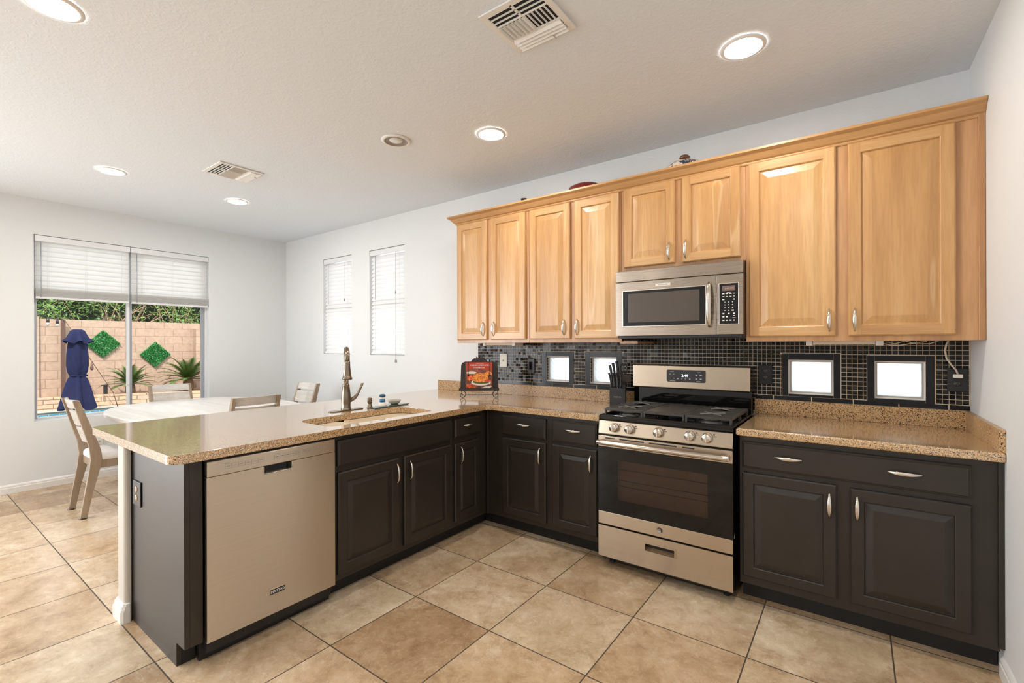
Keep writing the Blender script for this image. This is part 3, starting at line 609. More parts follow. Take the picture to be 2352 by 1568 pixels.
for k, (a, b) in enumerate(GB[:2]):                         # mosaic returns in the left reveals
    mb = MB()
    for j in range(8):
        mb.box(a + .0005, a + .003, YB + .001, YB + .017, GZ[0] + .012 + j * .0233, GZ[0] + .012 + j * .0233 + .0205)
    mb.build('reveal_tiles', 'mosaic_tile', bs)

# ------------------------------------------------------------------ cabinet parts (local frame: front faces -y)
def panel_door(mb, x0, x1, z0, z1, yb, t=.020, fw=.052, mv=0, mh=1, slope=.034):
    def R(i, d): return [(x0 + i, yb - d, z0 + i), (x1 - i, yb - d, z0 + i), (x1 - i, yb - d, z1 - i), (x0 + i, yb - d, z1 - i)]
    outer = [R(0, 0), R(0, t - .006), R(.003, t - .003), (R(.0065, t))]
    for a, b in zip(outer, outer[1:]): bridge(mb, a, b, mv)
    mb.add(outer[0], [(3, 2, 1, 0)], mv)
    e = .0065; y = yb - t
    for (a, b, c, d, mi) in ((x0 + e, x0 + fw, z0 + e, z1 - e, mv), (x1 - fw, x1 - e, z0 + e, z1 - e, mv), (x0 + fw, x1 - fw, z0 + e, z0 + fw, mh), (x0 + fw, x1 - fw, z1 - fw, z1 - e, mh)):
        mb.add([(a, y, c), (b, y, c), (b, y, d), (a, y, d)], [(0, 1, 2, 3)], mi)
    inner = [R(fw, t), R(fw + .003, t - .002), R(fw + .006, t - .009), R(fw + .010, t - .009), R(fw + .010 + slope, t - .0015), R(fw + .013 + slope, t - .001)]
    for a, b in zip(inner, inner[1:]): bridge(mb, a, b, mv)
    mb.add(inner[-1], [(0, 1, 2, 3)], mv)
def slab(mb, x0, x1, z0, z1, yb, t=.020, mi=0):
    def R(i, d): return [(x0 + i, yb - d, z0 + i), (x1 - i, yb - d, z0 + i), (x1 - i, yb - d, z1 - i), (x0 + i, yb - d, z1 - i)]
    rs = [R(0, 0), R(0, t - .007), R(.004, t - .004), R(.006, t - .004), R(.011, t)]
    for a, b in zip(rs, rs[1:]): bridge(mb, a, b, mi)
    mb.add(rs[0], [(3, 2, 1, 0)], mi); mb.add(rs[-1], [(0, 1, 2, 3)], mi)
def pull(parent, x, z, yf, L=.115, vert=True, mname='nickel'):
    mb = MB(); n = 18; path, rad = [], []
    for i in range(n + 1):
        s = -1 + 2 * i / n; o = .026 * (1 - abs(s) ** 2.6); q = s * L / 2
        path.append((x, yf + .001 - o, z + q) if vert else (x + q, yf + .001 - o, z))
        wd = .0036 + .0052 * math.cos(s * PI / 2) ** 1.2; rad.append((wd, .0030))
    mb.tube(path, rad, 12, up=(0, 1, 0))
    if vert: up_ = (0, 1, 0)
    return mb.build('handle', mname, parent)
def face_frame(mb, x0, x1, z0, z1, y, openings, t=.019, mi=0):
    As = sorted({x0, x1, *[o for h in openings for o in h[:2]]}); Zs = sorted({z0, z1, *[o for h in openings for o in h[2:]]})
    for i in range(len(As) - 1):
        for j in range(len(Zs) - 1):
            ca, cz = (As[i] + As[i + 1]) / 2, (Zs[j] + Zs[j + 1]) / 2
            if any(h[0] < ca < h[1] and h[2] < cz < h[3] for h in openings): continue
            mb.box(As[i], As[i + 1], y, y + t, Zs[j], Zs[j + 1], mi)

# ------------------------------------------------------------------ wall cabinets
UY, UB, UT = 2.975, 1.362, 2.395
def wall_cabinet(lbl, x0, x1, z0, z1, doors, handles, filler=None):
    t = thing('wall_cabinet', lbl, 'cabinet', (0, 0, 0), group='maple wall cabinets')
    mb = MB(); mb.box(x0 + .0005, x1 - .0005, UY, YB - .012, z0 + .012, z1 - .002); mb.box(x0 + .0005, x1 - .0005, UY - .0005, UY + .03, z0, z1 - .002, 0); mb.build('cabinet_body', ['maple_frame'], t, bevel=.001, seg=1)
    for (a, b, c, d), (hx, hz) in zip(doors, handles):
        mb = MB(); panel_door(mb, a, b, c, d, UY - .001); o = mb.build('door', ['maple_v', 'maple_h'], t)
        pull(o, hx, hz, UY - .021)
    if filler:
        mb = MB(); mb.box(*filler); mb.build('filler_strip', 'maple_frame', t, bevel=.002)
    return t
DZ0, DZ1 = 1.388, 2.372
wall_cabinet('two door maple wall cabinet at the far left end above the cookbook', -2.776, -2.026, UB, UT, [(-2.764, -2.434, DZ0, DZ1), (-2.392, -2.050, DZ0, DZ1)], [(-2.471, 1.475), (-2.361, 1.475)])
wall_cabinet('two door maple wall cabinet left of the microwave above the knives', -2.026, -1.272, UB, UT, [(-2.008, -1.660, DZ0, DZ1), (-1.622, -1.286, DZ0, DZ1)], [(-1.708, 1.471), (-1.601, 1.471)])
wall_cabinet('short two door maple wall cabinet directly over the microwave', -1.272, -.512, 1.830, UT, [(-1.250, -.914, 1.856, 2.380), (-.869, -.538, 1.853, 2.380)], [(-.947, 1.932), (-.846, 1.932)])
wall_cabinet('largest two door maple wall cabinet at the right against the wall', -.512, .4655, UB, UT, [(-.495, -.085, DZ0, 2.376), (-.034, .372, DZ0, 2.372)], [(-.115, 1.470), (-.007, 1.470)], filler=(.447, .4705, UY - .012, UY, UB, UT))
mb = MB()
pr = [(0, 0), (-.006, .0), (-.010, .006), (-.010, .012), (-.020, .018), (-.030, .030), (-.042, .046), (-.052, .052), (-.056, .054), (-.062, .058), (-.062, .070), (0, .070)]
mb.prism([(UY + x, 2.374 + z) for x, z in pr], 'x', -2.778, .4705)
mb.prism([(-2.777 + x, 2.374 + z) for x, z in pr], 'y', UY - .001, YB - .001)
def P2(x, z): return
va = [(-2.777 + x, UY + x, 2.374 + z) for x, z in pr]                          # mitred corner
vb = [(-2.777, UY + x, 2.374 + z) for x, z in pr]; vc = [(-2.777 + x, UY, 2.374 + z) for x, z in pr]
bridge(mb, va, vb); bridge(mb, va, vc)
tag(mb.build('crown_molding', 'maple_h', fixn=False), 'maple crown molding running along the top of all wall cabinets', 'molding')
mb = MB(); mb.box(-1.285, -1.16, UY - .004, YB - .014, 1.352, 1.366); tag(mb.build('wood_shim', 'maple_frame'), 'short maple strip under the left end of the microwave', 'wood strip')

# things on top of the wall cabinets
t = thing('casserole_lid', 'pale pot lid painted with dark leaves and topped by a brown knob', 'lid', (-.885, 3.075, 2.446))
mb = MB(); mb.lathe([(.125, 0), (.128, .008), (.118, .032), (.090, .056), (.050, .070), (.0, .075)], n=40); mb.build('lid_dome', 'painted_lid', t)
mb = MB(); mb.lathe([(.128, -.0005), (.133, .004), (.127, .012)], n=40, cap=False); mb.build('lid_rim', 'dark_brown', t)
mb = MB(); mb.lathe([(.012, .07), (.014, .082), (.030, .087), (.034, .096), (.026, .108), (0, .111)], n=24); mb.build('lid_knob', 'lid_knob', t)
t = thing('red_dish', 'dark red glazed dish upturned on the wall cabinets', 'dish', (-1.60, 3.075, 2.446))
mb = MB(); mb.lathe([(.13, 0), (.135, .018), (.12, .052), (.085, .067), (0, .070)], n=36, sx=1.0, sy=.8); mb.build('dish_body', 'red_glaze', t)
mb = MB(); mb.lathe([(.05, .06), (.052, .074), (.045, .074), (.044, .066)], n=24, cap=False, sy=.8); mb.build('foot_ring', 'red_glaze', t)
t = thing('small_jar_lid', 'small dark knobbed lid peeking over the left wall cabinets', 'lid', (-2.135, 3.065, 2.446))
mb = MB(); mb.lathe([(.055, 0), (.057, .008), (.03, .030), (.010, .040), (0, .041)], n=24); mb.build('lid_dome', 'dark_brown', t)
mb = MB(); mb.lathe([(.008, .038), (.010, .050), (.024, .056), (.026, .064), (.0, .070)], n=20); mb.build('lid_knob', 'dark_brown', t)

# ------------------------------------------------------------------ base cabinets
BT = .870                                                  # underside of the quartz
def base_cabinet(lbl, rot, off, x0, x1, fronts, toe=(None), yf=0.0, depth=.585, mats='dark_paint', hollow=False):
    """local x0..x1, face frame front at local y=0, local -y is the room"""
    t = thing('base_cabinet', lbl, 'cabinet', off, rot, group='black base cabinets')
    mb = MB()
    if hollow: mb.box(x0, x1, .001, .020, .100, BT); mb.box(x0, x0 + .016, .020, depth, .100, BT - .02); mb.box(x1 - .016, x1, .020, depth, .100, BT - .02); mb.box(x0 + .016, x1 - .016, .020, depth, .100, .116); mb.box(x0 + .016, x1 - .016, depth - .012, depth, .116, BT - .02)
    else: mb.box(x0, x1, 0.001, depth, .100, BT)
    mb.build('cabinet_body', mats, t, bevel=.0015, seg=1)
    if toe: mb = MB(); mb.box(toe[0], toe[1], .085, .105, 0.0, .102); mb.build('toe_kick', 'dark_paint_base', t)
    for f in fronts:
        mb = MB(); kind_, a, b, c, d = f[:5]
        if kind_ == 'door': panel_door(mb, a, b, c, d, 0, .020, f[7] if len(f) > 7 else .050, 0, 0, f[8] if len(f) > 8 else .024)
        else: slab(mb, a, b, c, d, 0)
        o = mb.build('door' if kind_ == 'door' else 'drawer_front', mats, t)
        for h in (f[5] or []): pull(o, h[0], h[1], -.020, f[6] if len(f) > 6 and f[6] else .118, kind_ == 'door')
        if kind_ != 'door' and not f[5]: o.name = 'false_front'
    return t
# back run: face frame plane y=2.69
OB = (0, 2.690, 0)
base_cabinet('black base cabinet with two drawers and doors between corner and cooker', 0, OB, -2.196, -1.284,
    [('drawer', -2.063, -1.692, .703, .843, [(-1.878, .787)]), ('drawer', -1.640, -1.312, .703, .846, [(-1.482, .788)]),
     ('door', -2.063, -1.692, .136, .681, [(-1.735, .588)]), ('door', -1.640, -1.312, .138, .683, [(-1.352, .590)])], (-2.30, -1.284), depth=.59)
base_cabinet('wide black base cabinet right of the cooker with one long drawer', 0, OB, -.497, .4645,
    [('drawer', -.482, .382, .706, .841, [(-.274, .780), (.168, .779)], .125), ('door', -.482, -.077, .145, .681, [(-.105, .584)]), ('door', -.027, .383, .146, .677, [(.0005, .590)])], (-.497, .4700), depth=.585)
# peninsula run: face frame plane x=-2.218, local x -> +y
OP = (-2.218, 0, 0)
base_cabinet('black sink cabinet in the peninsula with two panelled doors', PI / 2, OP, 1.424, 2.312,
    [('drawer', 1.440, 2.293, .705, .843, None), ('door', 1.442, 1.848, .134, .674, [(1.829, .585)]), ('door', 1.889, 2.292, .134, .675, [(1.931, .582)])], (1.424, 2.312), depth=.62, hollow=True)
base_cabinet('narrow black cabinet with one drawer beside the inner corner', PI / 2, OP, 2.312, 2.69,
    [('drawer', 2.333, 2.600, .712, .838, [(2.462, .788)], .10), ('door', 2.333, 2.592, .142, .670, [(2.388, .587)], .118, .050, .012)], (2.312, 2.80), depth=.62)
mb = MB(); mb.box(-2.206, -2.190, 2.672, 2.6895, .102, BT); tag(mb.build('corner_filler', 'dark_paint', bevel=.002), 'slim black vertical strip in the inner cabinet corner', 'filler strip')
mb = MB(); mb.box(.4585, .4775, 2.676, 2.6895, .118, BT); tag(mb.build('scribe_strip', 'dark_paint', bevel=.002), 'slim black strip closing the gap at the right wall', 'filler strip')
# end panel left of the dishwasher
t = thing('end_panel_cabinet', 'black end panel at the free end of the peninsula', 'cabinet panel')
mb = MB(); mb.prism([(-2.870, 0), (-2.303, 0), (-2.303, .100), (-2.218, .100), (-2.218, BT), (-2.870, BT)], 'y', .744, .764); mb.build('side_panel', 'dark_paint', t, bevel=.001, seg=1)
mb = MB(); mb.box(-2.868, -2.219, .7645, .812, .100, BT); mb.build('stile', 'dark_paint', t)
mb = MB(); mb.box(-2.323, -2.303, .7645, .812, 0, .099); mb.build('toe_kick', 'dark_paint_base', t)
mb = MB(); mb.box(-2.877, -2.8705, .739, .744, 0, BT); mb.build('edge_strip', 'black_plastic', t)

# ------------------------------------------------------------------ quartz worktops
def slab_with_hole(mb, outer, hole, z0, z1):
    bm = bmesh.new()
    vo = [bm.verts.new((x, y, z1)) for x, y in outer]; vh = [bm.verts.new((x, y, z1)) for x, y in hole] if hole else []
    ed = [bm.edges.new((vo[i], vo[(i + 1) % len(vo)])) for i in range(len(vo))] + ([bm.edges.new((vh[i], vh[(i + 1) % len(vh)])) for i in range(len(vh))] if hole else [])
    bmesh.ops.triangle_fill(bm, use_beauty=True, use_dissolve=False, edges=ed)
    bm.verts.ensure_lookup_table(); top = [(v.co.x, v.co.y, z1) for v in bm.verts]; fs = [[v.index for v in f.verts] for f in bm.faces]; bm.verts.index_update()
    fs = [[v.index for v in f.verts] for f in bm.faces]; bm.free()
    mb.add(top, fs); mb.add([(x, y, z0) for x, y, _ in top], fs)
    bridge(mb, [(x, y, z0) for x, y in outer], [(x, y, z1) for x, y in outer])
    if hole: bridge(mb, [(x, y, z0) for x, y in hole], [(x, y, z1) for x, y in hole])
def arc(cx, cy, r, a0, a1, n=6): return [(cx + r * math.cos(a0 + (a1 - a0) * i / n), cy + r * math.sin(a0 + (a1 - a0) * i / n)) for i in range(n + 1)]
CZ0, CZ1 = .873, .911
CF, CXP = 2.6455, -2.173
outer = arc(-3.345 + .055, .684 + .055, .055, PI, 1.5 * PI) + arc(CXP - .055, .684 + .055, .055, -PI / 2, 0, 8) + arc(CXP + .03, CF - .03, .03, PI, PI / 2, 4)[::1] + [(-1.284, CF), (-1.284, YB - .001), (-3.345, YB - .001)]
SX0, SX1, SY0, SY1 = -2.612, -2.258, 1.432, 2.200
hole = rrect(SX0, SX1, SY0, SY1, [.10, .06, .06, .10], 6)
ct = thing('countertop', 'L shaped speckled tan quartz worktop with the sink cut-out', 'worktop')
mb = MB(); slab_with_hole(mb, outer, hole, CZ0, CZ1); mb.build('worktop_slab', 'quartz', ct, bevel=.009, seg=4)
mb = MB(); mb.box(-3.325, -1.285, YB - .0205, YB - .0008, CZ1, 1.003); mb.build('upstand', 'quartz_honed', ct, bevel=.002)
ct = thing('countertop', 'short speckled tan quartz worktop right of the cooker', 'worktop')
ro = [(-.508, CF), (XR(CF) - .001, CF), (XR(YB) - .001, YB - .001), (-.508, YB - .001)]
mb = MB(); slab_with_hole(mb, ro, None, CZ0, CZ1); mb.build('worktop_slab', 'quartz', ct, bevel=.009, seg=4)
mb = MB(); mb.box(-.518, XR0 - .001, YB - .0205, YB - .0008, CZ1, 1.003); mb.build('upstand', 'quartz_honed', ct, bevel=.002)
mb = MB(); mb.prism([(XR(YB - .021) - .020, YB - .021), (XR(CF + .01) - .020, CF + .008), (XR(CF + .01) - .001, CF + .008), (XR(YB - .021) - .001, YB - .021)], 'z', CZ1 - .001, 1.003); mb.build('upstand', 'quartz_honed', ct, bevel=.002)

# sink
t = thing('sink', 'cream double bowl sink set under the peninsula worktop', 'sink')
def bowl(y0, y1, dz):
    mb = MB(); rings = []
    for z, i, r in ((CZ0 - .001, -.02, .10), (CZ0 - .004, .0, .10), (CZ0 - .03, .006, .10), (CZ0 - dz * .8, .020, .10), (CZ0 - dz, .05, .09)):
        rings.append([(x, y, z) for x, y in rrect(SX0 + i, SX1 - i, y0 + i, y1 - i, r, 6)])
    for a, b in zip(rings, rings[1:]): bridge(mb, a, b, 0, True)
    mb.add(rings[-1], [list(range(len(rings[-1])))])
    return mb
ymid = 1.72
o = bowl(SY0 - .01, ymid - .015, .17).build('bowl', 'sink_cream', t, fixn=False); o2 = bowl(ymid + .015, SY1 + .01, .20).build('bowl', 'sink_cream', t, fixn=False)
mb = MB(); mb.box(SX0 + .012, SX1 - .012, ymid - .03, ymid + .03, CZ0 - .06, CZ0 - .028); mb.build('divider', 'sink_cream', t, bevel=.010, seg=4)
for yy, dz in ((1.575, .17), (1.96, .20)):
    mb = MB(); mb.lathe([(.045, .0), (.043, .004), (.030, .004), (.026, .001), (0, .001)], (-2.435, yy, CZ0 - dz), 24); mb.build('drain', 'drain', t)

# tap
t = thing('kitchen_faucet', 'tall brushed bronze pull down faucet behind the sink', 'faucet', (-2.752, 1.862, CZ1))
d = Vector((.86, -.51, 0))
mb = MB(); mb.prism(rrect(-.030, .030, -.128, .128, .029, 8), 'z', 0, .006); mb.build('deck_plate', 'bronze_nickel', t, bevel=.002)
mb = MB(); mb.lathe([(.034, .006), (.034, .012), (.029, .016), (.031, .022), (.029, .026), (.0295, .05), (.031, .075), (.028, .12), (.022, .165), (.024, .169), (.020, .175), (.0165, .178), (.0165, .22)], n=28); mb.build('faucet_body', 'bronze_nickel', t)
mb = MB(); R_ = .062; ptsf = [(0, 0, .21)] + [(0, 0, .30)]
for i in range(15):
    a = PI - PI * i / 14; ptsf.append(tuple(d * (R_ + R_ * math.cos(a)) + Vector((0, 0, .352 + R_ * math.sin(a) * .95))))
ptsf.append(tuple(d * (2 * R_ + .002) + Vector((0, 0, .325)))); mb.tube(ptsf, [.0155] * 2 + [.0165] * 15 + [.0165], 16); mb.build('spout', 'bronze_nickel', t)
mb = MB(); c0 = d * (2 * R_ + .003); mb.lathe([(.017, .335), (.0185, .330), (.0185, .325), (.019, .30), (.025, .245), (.0285, .232), (.031, .228), (.031, .222), (.028, .216), (.0, .214)], (c0.x, c0.y, -.002), 24); mb.build('spray_head', 'bronze_nickel', t)
mb = MB(); mb.tube([(.004, .024, .062), (.012, .055, .080), (.016, .074, .10), (.022, .098, .145), (.026, .108, .172)], [.013, .014, .010, .0075, .010], 12); mb.lathe([(.0, -.001), (.0105, 0), (.008, .006), (0, .008)], (.026, .109, .171), 12); mb.build('lever_handle', 'bronze_nickel', t)
t = thing('soap_dispenser', 'small bronze soap pump between faucet and blue brush', 'soap dispenser', (-2.712, 2.022, CZ1))
mb = MB(); mb.lathe([(.020, 0), (.020, .004), (.017, .014), (.0125, .028), (.012, .034), (.0155, .038), (.0165, .05), (.0165, .068), (.013, .073), (0, .074)], n=22); mb.build('pump_body', 'bronze_nickel', t)
mb = MB(); mb.tube([(0, 0, .062), (.016, -.016, .070), (.030, -.032, .066), (.040, -.044, .050)], [.009, .0085, .0075, .006], 12); mb.build('spout', 'bronze_nickel', t)
t = thing('glass_tray', 'dark green glass tray under the dish brush behind the sink', 'tray', (-2.690, 2.165, CZ1 + .0005), math.radians(2))
mb = MB(); mb.box(-.045, .045, -.155, .155, .002, .008); mb.build('tray_plate', 'green_glass', t, bevel=.002)
for sx_ in (-.035, .035):
    for sy_ in (-.14, .14): mb = MB(); mb.lathe([(.005, 0), (.005, .0022)], (sx_, sy_, 0), 10); mb.build('foot', 'black_plastic', t)
t = thing('dish_brush', 'blue palm brush with white bristles standing on the glass tray', 'brush', (-2.695, 2.115, CZ1 + .0085))
mb = MB(); mb.lathe([(.030, 0), (.028, .004), (.022, .026), (.0, .026)], n=26); mb.build('bristles', 'white_plastic', t)
mb = MB(); mb.lathe([(.020, .026), (.020, .048), (0, .048)], n=26); mb.build('soap_chamber', 'brush_blue', t)
mb = MB(); mb.lathe([(.0195, .048), (.0205, .050), (.0205, .060), (.012, .062), (0, .062)], n=26); mb.build('collar', 'white_plastic', t)
mb = MB(); mb.lathe([(.012, .061), (.021, .062), (.0225, .070), (.019, .079), (.010, .082), (0, .082)], n=26); mb.build('brush_cap', 'brush_navy', t)
t = thing('soap_dish', 'grey stone soap dish beside the blue brush', 'dish', (-2.705, 2.230, CZ1 + .0085))
mb = MB(); mb.lathe([(.022, 0), (.035, .008), (.046, .026), (.042, .030), (.030, .016), (0, .012)], n=28, sx=.85, sy=1.15); mb.build('dish_body', 'marble_dish', t)

# ------------------------------------------------------------------ cookbook stand, cookbook
ang = math.radians(36); tilt = math.radians(-9)
t = thing('cookbook_stand', 'dark brown scrolled metal cookbook stand on the corner worktop', 'book stand', (-2.505, 2.945, CZ1), ang)
mb = MB(); pts = [(-.158, .066), (-.150, .27), (-.140, .288), (-.118, .297), (-.068, .298)] + [(-.068 + .068 * (1 - math.cos(a)) * 1.0, .298 + .030 * math.sin(a)) for a in (.4, .8, 1.2, PI / 2)] + [(.068 * math.cos(a), .298 + .030 * math.sin(a)) for a in (1.2, .8, .4, 0)] + [(.118, .297), (.140, .288), (.150, .27), (.158, .066)]
mb.prism(pts, 'y', .004, .010); o = mb.build('back_plate', 'stand_brown', t, bevel=.002); 
mb = MB()
for (x, z, r) in ((0, .338, .010), (-.020, .330, .007), (.020, .330, .007), (-.026, .343, .003), (.026, .343, .003), (0, .350, .005), (-.040, .318, .008), (.040, .318, .008)): mb.lathe([(0, -.005), (r, -.004), (r, .004), (0, .005)], (x, .006, z), 12, axis='y')
mb.build('crest', 'stand_brown', t)
mb = MB(); mb.box(-.164, .164, -.034, .008, .060, .074); mb.box(-.164, .164, -.038, -.032, .060, .082); mb.build('shelf', 'stand_brown', t, bevel=.002)
def scroll(cx, s):
    p = []
    for i in range(30):
        a = i / 29 * 2.1 * 2 * PI * .62; r = .024 - .012 * i / 29
        p.append((cx + s * (-.002 + r * math.cos(a + PI / 2 - .2) * -1), -.015, .0255 + r * math.sin(a + PI / 2 - .2)))
    return p
for s in (-1, 1):
    mb = MB(); cx = s * .138
    mb.tube([(s * .155, -.015, .062), (s * .125, -.015, .057), (s * .112, -.015, .042), (s * .112, -.015, .026), (s * .122, -.015, .008), (s * .140, -.015, .0035), (s * .154, -.015, .012), (s * .156, -.015, .026), (s * .148, -.015, .034), (s * .138, -.015, .028), (s * .128, -.015, .022)], .0032, 8)
    mb.tube([(s * .150, .0, .07), (s * .150, .05, .035), (s * .150, .085, .0035)], .003, 8); mb.build('scroll_foot', 'wrought_iron', t)
mb = MB(); mb.tube([(-.112, -.015, .0255), (.112, -.015, .0255)], .0026, 8); mb.build('cross_bar', 'wrought_iron', t)
mb = MB(); mb.tube([(-.08, -.040, .118), (-.07, -.041, .130), (.07, -.041, .130), (.08, -.040, .118), (.07, -.040, .105), (.05, -.041, .100), (-.05, -.041, .100), (-.07, -.040, .108), (-.08, -.040, .118)], .0016, 6)
for s in (-1, 1): mb.tube([(s * .078, -.038, .076), (s * .100, -.040, .090), (s * .105, -.040, .108), (s * .088, -.041, .112), (s * .080, -.041, .100)], .0016, 6)
mb.build('page_guard', 'wrought_iron', t)
for s in (-1, 1):
    mb = MB(); x = s * .088
    for i in range(14): mb.lathe([(0, -.004), (.0028, -.002), (.0028, .002), (0, .004)], (x + .001 * (-1) ** i, -.030, .292 - i * .0075), 8)
    mb.lathe([(0, -.008), (.007, -.004), (.008, .002), (.003, .007), (0, .009)], (x, -.030, .186), 12); mb.build('chain_weight', 'wrought_iron', t)
ck = thing('cookbook', 'red and orange cookbook titled Friends and Family on the stand', 'book', (-2.505, 2.945, CZ1), ang)
mb = MB(); mb.box(-.109, .107, -.020, -.004, .0755, .290); mb.build('pages', 'book_page', ck)
mb = MB(); mb.box(-.106, .110, -.023, -.0202, .0755, .292); mb.build('cover', 'cover_red', ck, bevel=.0006, seg=1)
mb = MB(); y = -.0232
def flat(pts, mi, lift): mb.add([(x, y - lift, z) for x, z in pts], [list(range(len(pts)))], mi)
def ell(cx, cz, rx, rz, n=24): return [(cx + rx * math.cos(2 * PI * i / n), cz + rz * math.sin(2 * PI * i / n)) for i in range(n)]
flat([(-.106, .0757), (.110, .0757), (.110, .228), (-.02, .238), (-.106, .232)], 1, 0)
flat(ell(-.062, .208, .042, .010), 2, .0002); flat(ell(.078, .200, .030, .018), 0, .0002); flat(ell(-.03, .232, .05, .012), 1, .0002)
flat(ell(.015, .128, .082, .026), 2, .0003); flat(ell(.018, .134, .070, .019), 4, .0004); flat(ell(.010, .165, .068, .038), 0, .0005); flat(ell(-.075, .165, .026, .022), 3, .0004)
flat(ell(.070, .142, .030, .010), 3, .0006); flat([(-.106, .0757), (-.03, .0757), (-.025, .095), (-.05, .112), (-.106, .115)], 3, .0004); flat([(.0, .0757), (.09, .0757), (.108, .098), (.05, .095)], 2, .0004)
mb.build('cover_picture', ['cover_food', 'cover_dim', 'cover_plate', 'cover_tomato', 'cover_green'], ck, fixn=False)
text('title_lettering', 'FRIENDS AND FAMILY', .0165, 'ink_white', ck, (.008, -.0238, .268)); text('title_lettering', 'COOKBOOK', .0165, 'ink_white', ck, (.0, -.0238, .249)); text('title_lettering', 'WILLIAMS-SONOMA', .006, 'ink_white', ck, (.005, -.0238, .282))

# ------------------------------------------------------------------ knife block and knives
kb = thing('knife_block', 'black knife block between the quartz upstand and the cooker', 'knife block', (-1.362, 3.11, CZ1), math.radians(20))
mb = MB(); mb.box(-.054, .054, -.045, .0, .001, .128); mb.build('front_block', 'knife_block', kb, bevel=.002)
mb = MB(); mb.prism([(.001, .001), (.105, .001), (.105, .16), (.075, .208), (.001, .150)], 'x', -.054, .054); mb.build('rear_block', 'knife_block', kb, bevel=.002)
mb = MB(); mb.box(.020, .090, .03, .095, .165, .222); mb.build('rear_cup', 'dark_brown', kb, bevel=.003)
text('brand_lettering', 'FARBERWARE', .0085, 'ink_white', kb, (.0, -.0455, .068))
def knife(lbl, lx, ly, lz, ln, r, grp, lean=(-.12, .10)):
    base = Vector((lx, ly, lz)); c, s = math.cos(math.radians(20)), math.sin(math.radians(20)); wx = Vector((-1.362 + c * base.x - s * base.y, 3.11 + s * base.x + c * base.y, CZ1 + lz))
    t = thing('knife', lbl, 'knife', wx, math.radians(20), group=grp)
    q = Vector((lean[0], lean[1], 1)).normalized(); side = Vector((1, 0, 0))
    mb = MB(); n = 10; pth = [tuple(q * (ln * i / (n - 1)) + side * (.003 * math.sin(i / (n - 1) * PI))) for i in range(n)]
    mb.tube(pth, [(r * (.78 + .3 * abs(i / (n - 1) - .35)), r * (.95 + .45 * abs(i / (n - 1) - .4))) for i in range(n)], 10, up=(1, 0, 0)); mb.build('knife_handle', 'black_plastic', t)
    mb = MB(); mb.lathe([(.0, -.004), (r * .9, -.003), (r * .9, .002), (0, .003)], n=10, sx=.7); mb.build('bolster', 'steel_plain', t)
    for f in (.3, .62):
        mb = MB(); p_ = q * ln * f; mb.lathe([(0, -r * 1.15), (.0016, -r * 1.15), (.0016, r * 1.1), (0, r * 1.1)], tuple(p_), 8, axis='y'); mb.build('rivet', 'steel_plain', t)
for i in range(4): knife(['leftmost steak knife in the front row of the block', 'second steak knife from the left in the front row', 'third steak knife from the left in the front row', 'rightmost steak knife in the front row of the block'][i], -.042 + i * .021, -.022, .131, .105, .0062, 'steak knives in the front row of the block', (-.18 + .05 * i, .10))
for i, (x, y, z, ln) in enumerate(((-.040, .022, .168, .150), (-.020, .040, .180, .155), (.004, .055, .195, .150))): knife(['leftmost large knife rising from the rear of the block', 'middle large knife rising from the rear of the block', 'right large knife rising beside the scissors in the block'][i], x, y, z, ln - .03, .0085, 'large knives in the rear of the block', (-.14, .02))
t = thing('kitchen_scissors', 'black handled scissors standing at the back right of the knife block', 'scissors', (-1.362 + .01, 3.11 + .02, CZ1 + .19), math.radians(20))
for s in (-1, 1):
    mb = MB(); mb.tube([(.022 + s * .011 + .012 * math.cos(a), .03, .075 + .030 * math.sin(a)) for a in [2 * PI * k / 16 for k in range(17)]], .0042, 8, cap=False); mb.tube([(.022 + s * .011, .03, .047), (.022 - s * .002, .03, .0)], .004, 8); mb.build('handle_loop', 'black_plastic', t)

# ------------------------------------------------------------------ cooker
RX0, RX1, RF = -1.272, -.5155, 2.612
t = thing('gas_range', 'stainless steel gas range with black oven glass and five knobs', 'cooker')
mb = MB(); mb.box(RX0 + .004, RX1 - .003, RF + .045, YB - .012, .035, .895); mb.build('range_body', 'black_enamel', t, bevel=.002)
for x in (RX0 + .05, RX1 - .05):
    for y in (RF + .10, YB - .08): mb = MB(); mb.lathe([(.018, 0), (.018, .006), (.010, .010), (.010, .036)], (x, y, 0), 14); mb.build('levelling_foot', 'black_plastic', t)
# storage drawer with recessed grip
dr = MB(); hx0, hx1, hz0, hz1 = -.980, -.812, .166, .208
for (a, b, c, d_) in ((RX0, hx0, .066, .252), (hx1, RX1, .066, .252), (hx0, hx1, .066, hz0), (hx0, hx1, hz1, .252)): dr.box(a, b, RF, RF + .042, c, d_)
dro = dr.build('drawer', 'steel', t)
mb = MB(); frame_ring(mb, 'y', RF - .0035, RF + .004, hx0 - .006, hx1 + .006, hz0 - .006, hz1 + .006, .007, 0); mb.add([(hx0, RF + .001, hz0), (hx1, RF + .001, hz0), (hx1, RF + .026, hz0 + .014), (hx0, RF + .026, hz0 + .014)], [(0, 1, 2, 3)]); mb.build('drawer_grip', 'steel', dro)
mb = MB(); mb.box(hx0, hx1, RF + .031, RF + .0415, hz0, hz1); mb.build('grip_recess', 'black_plastic', dro)
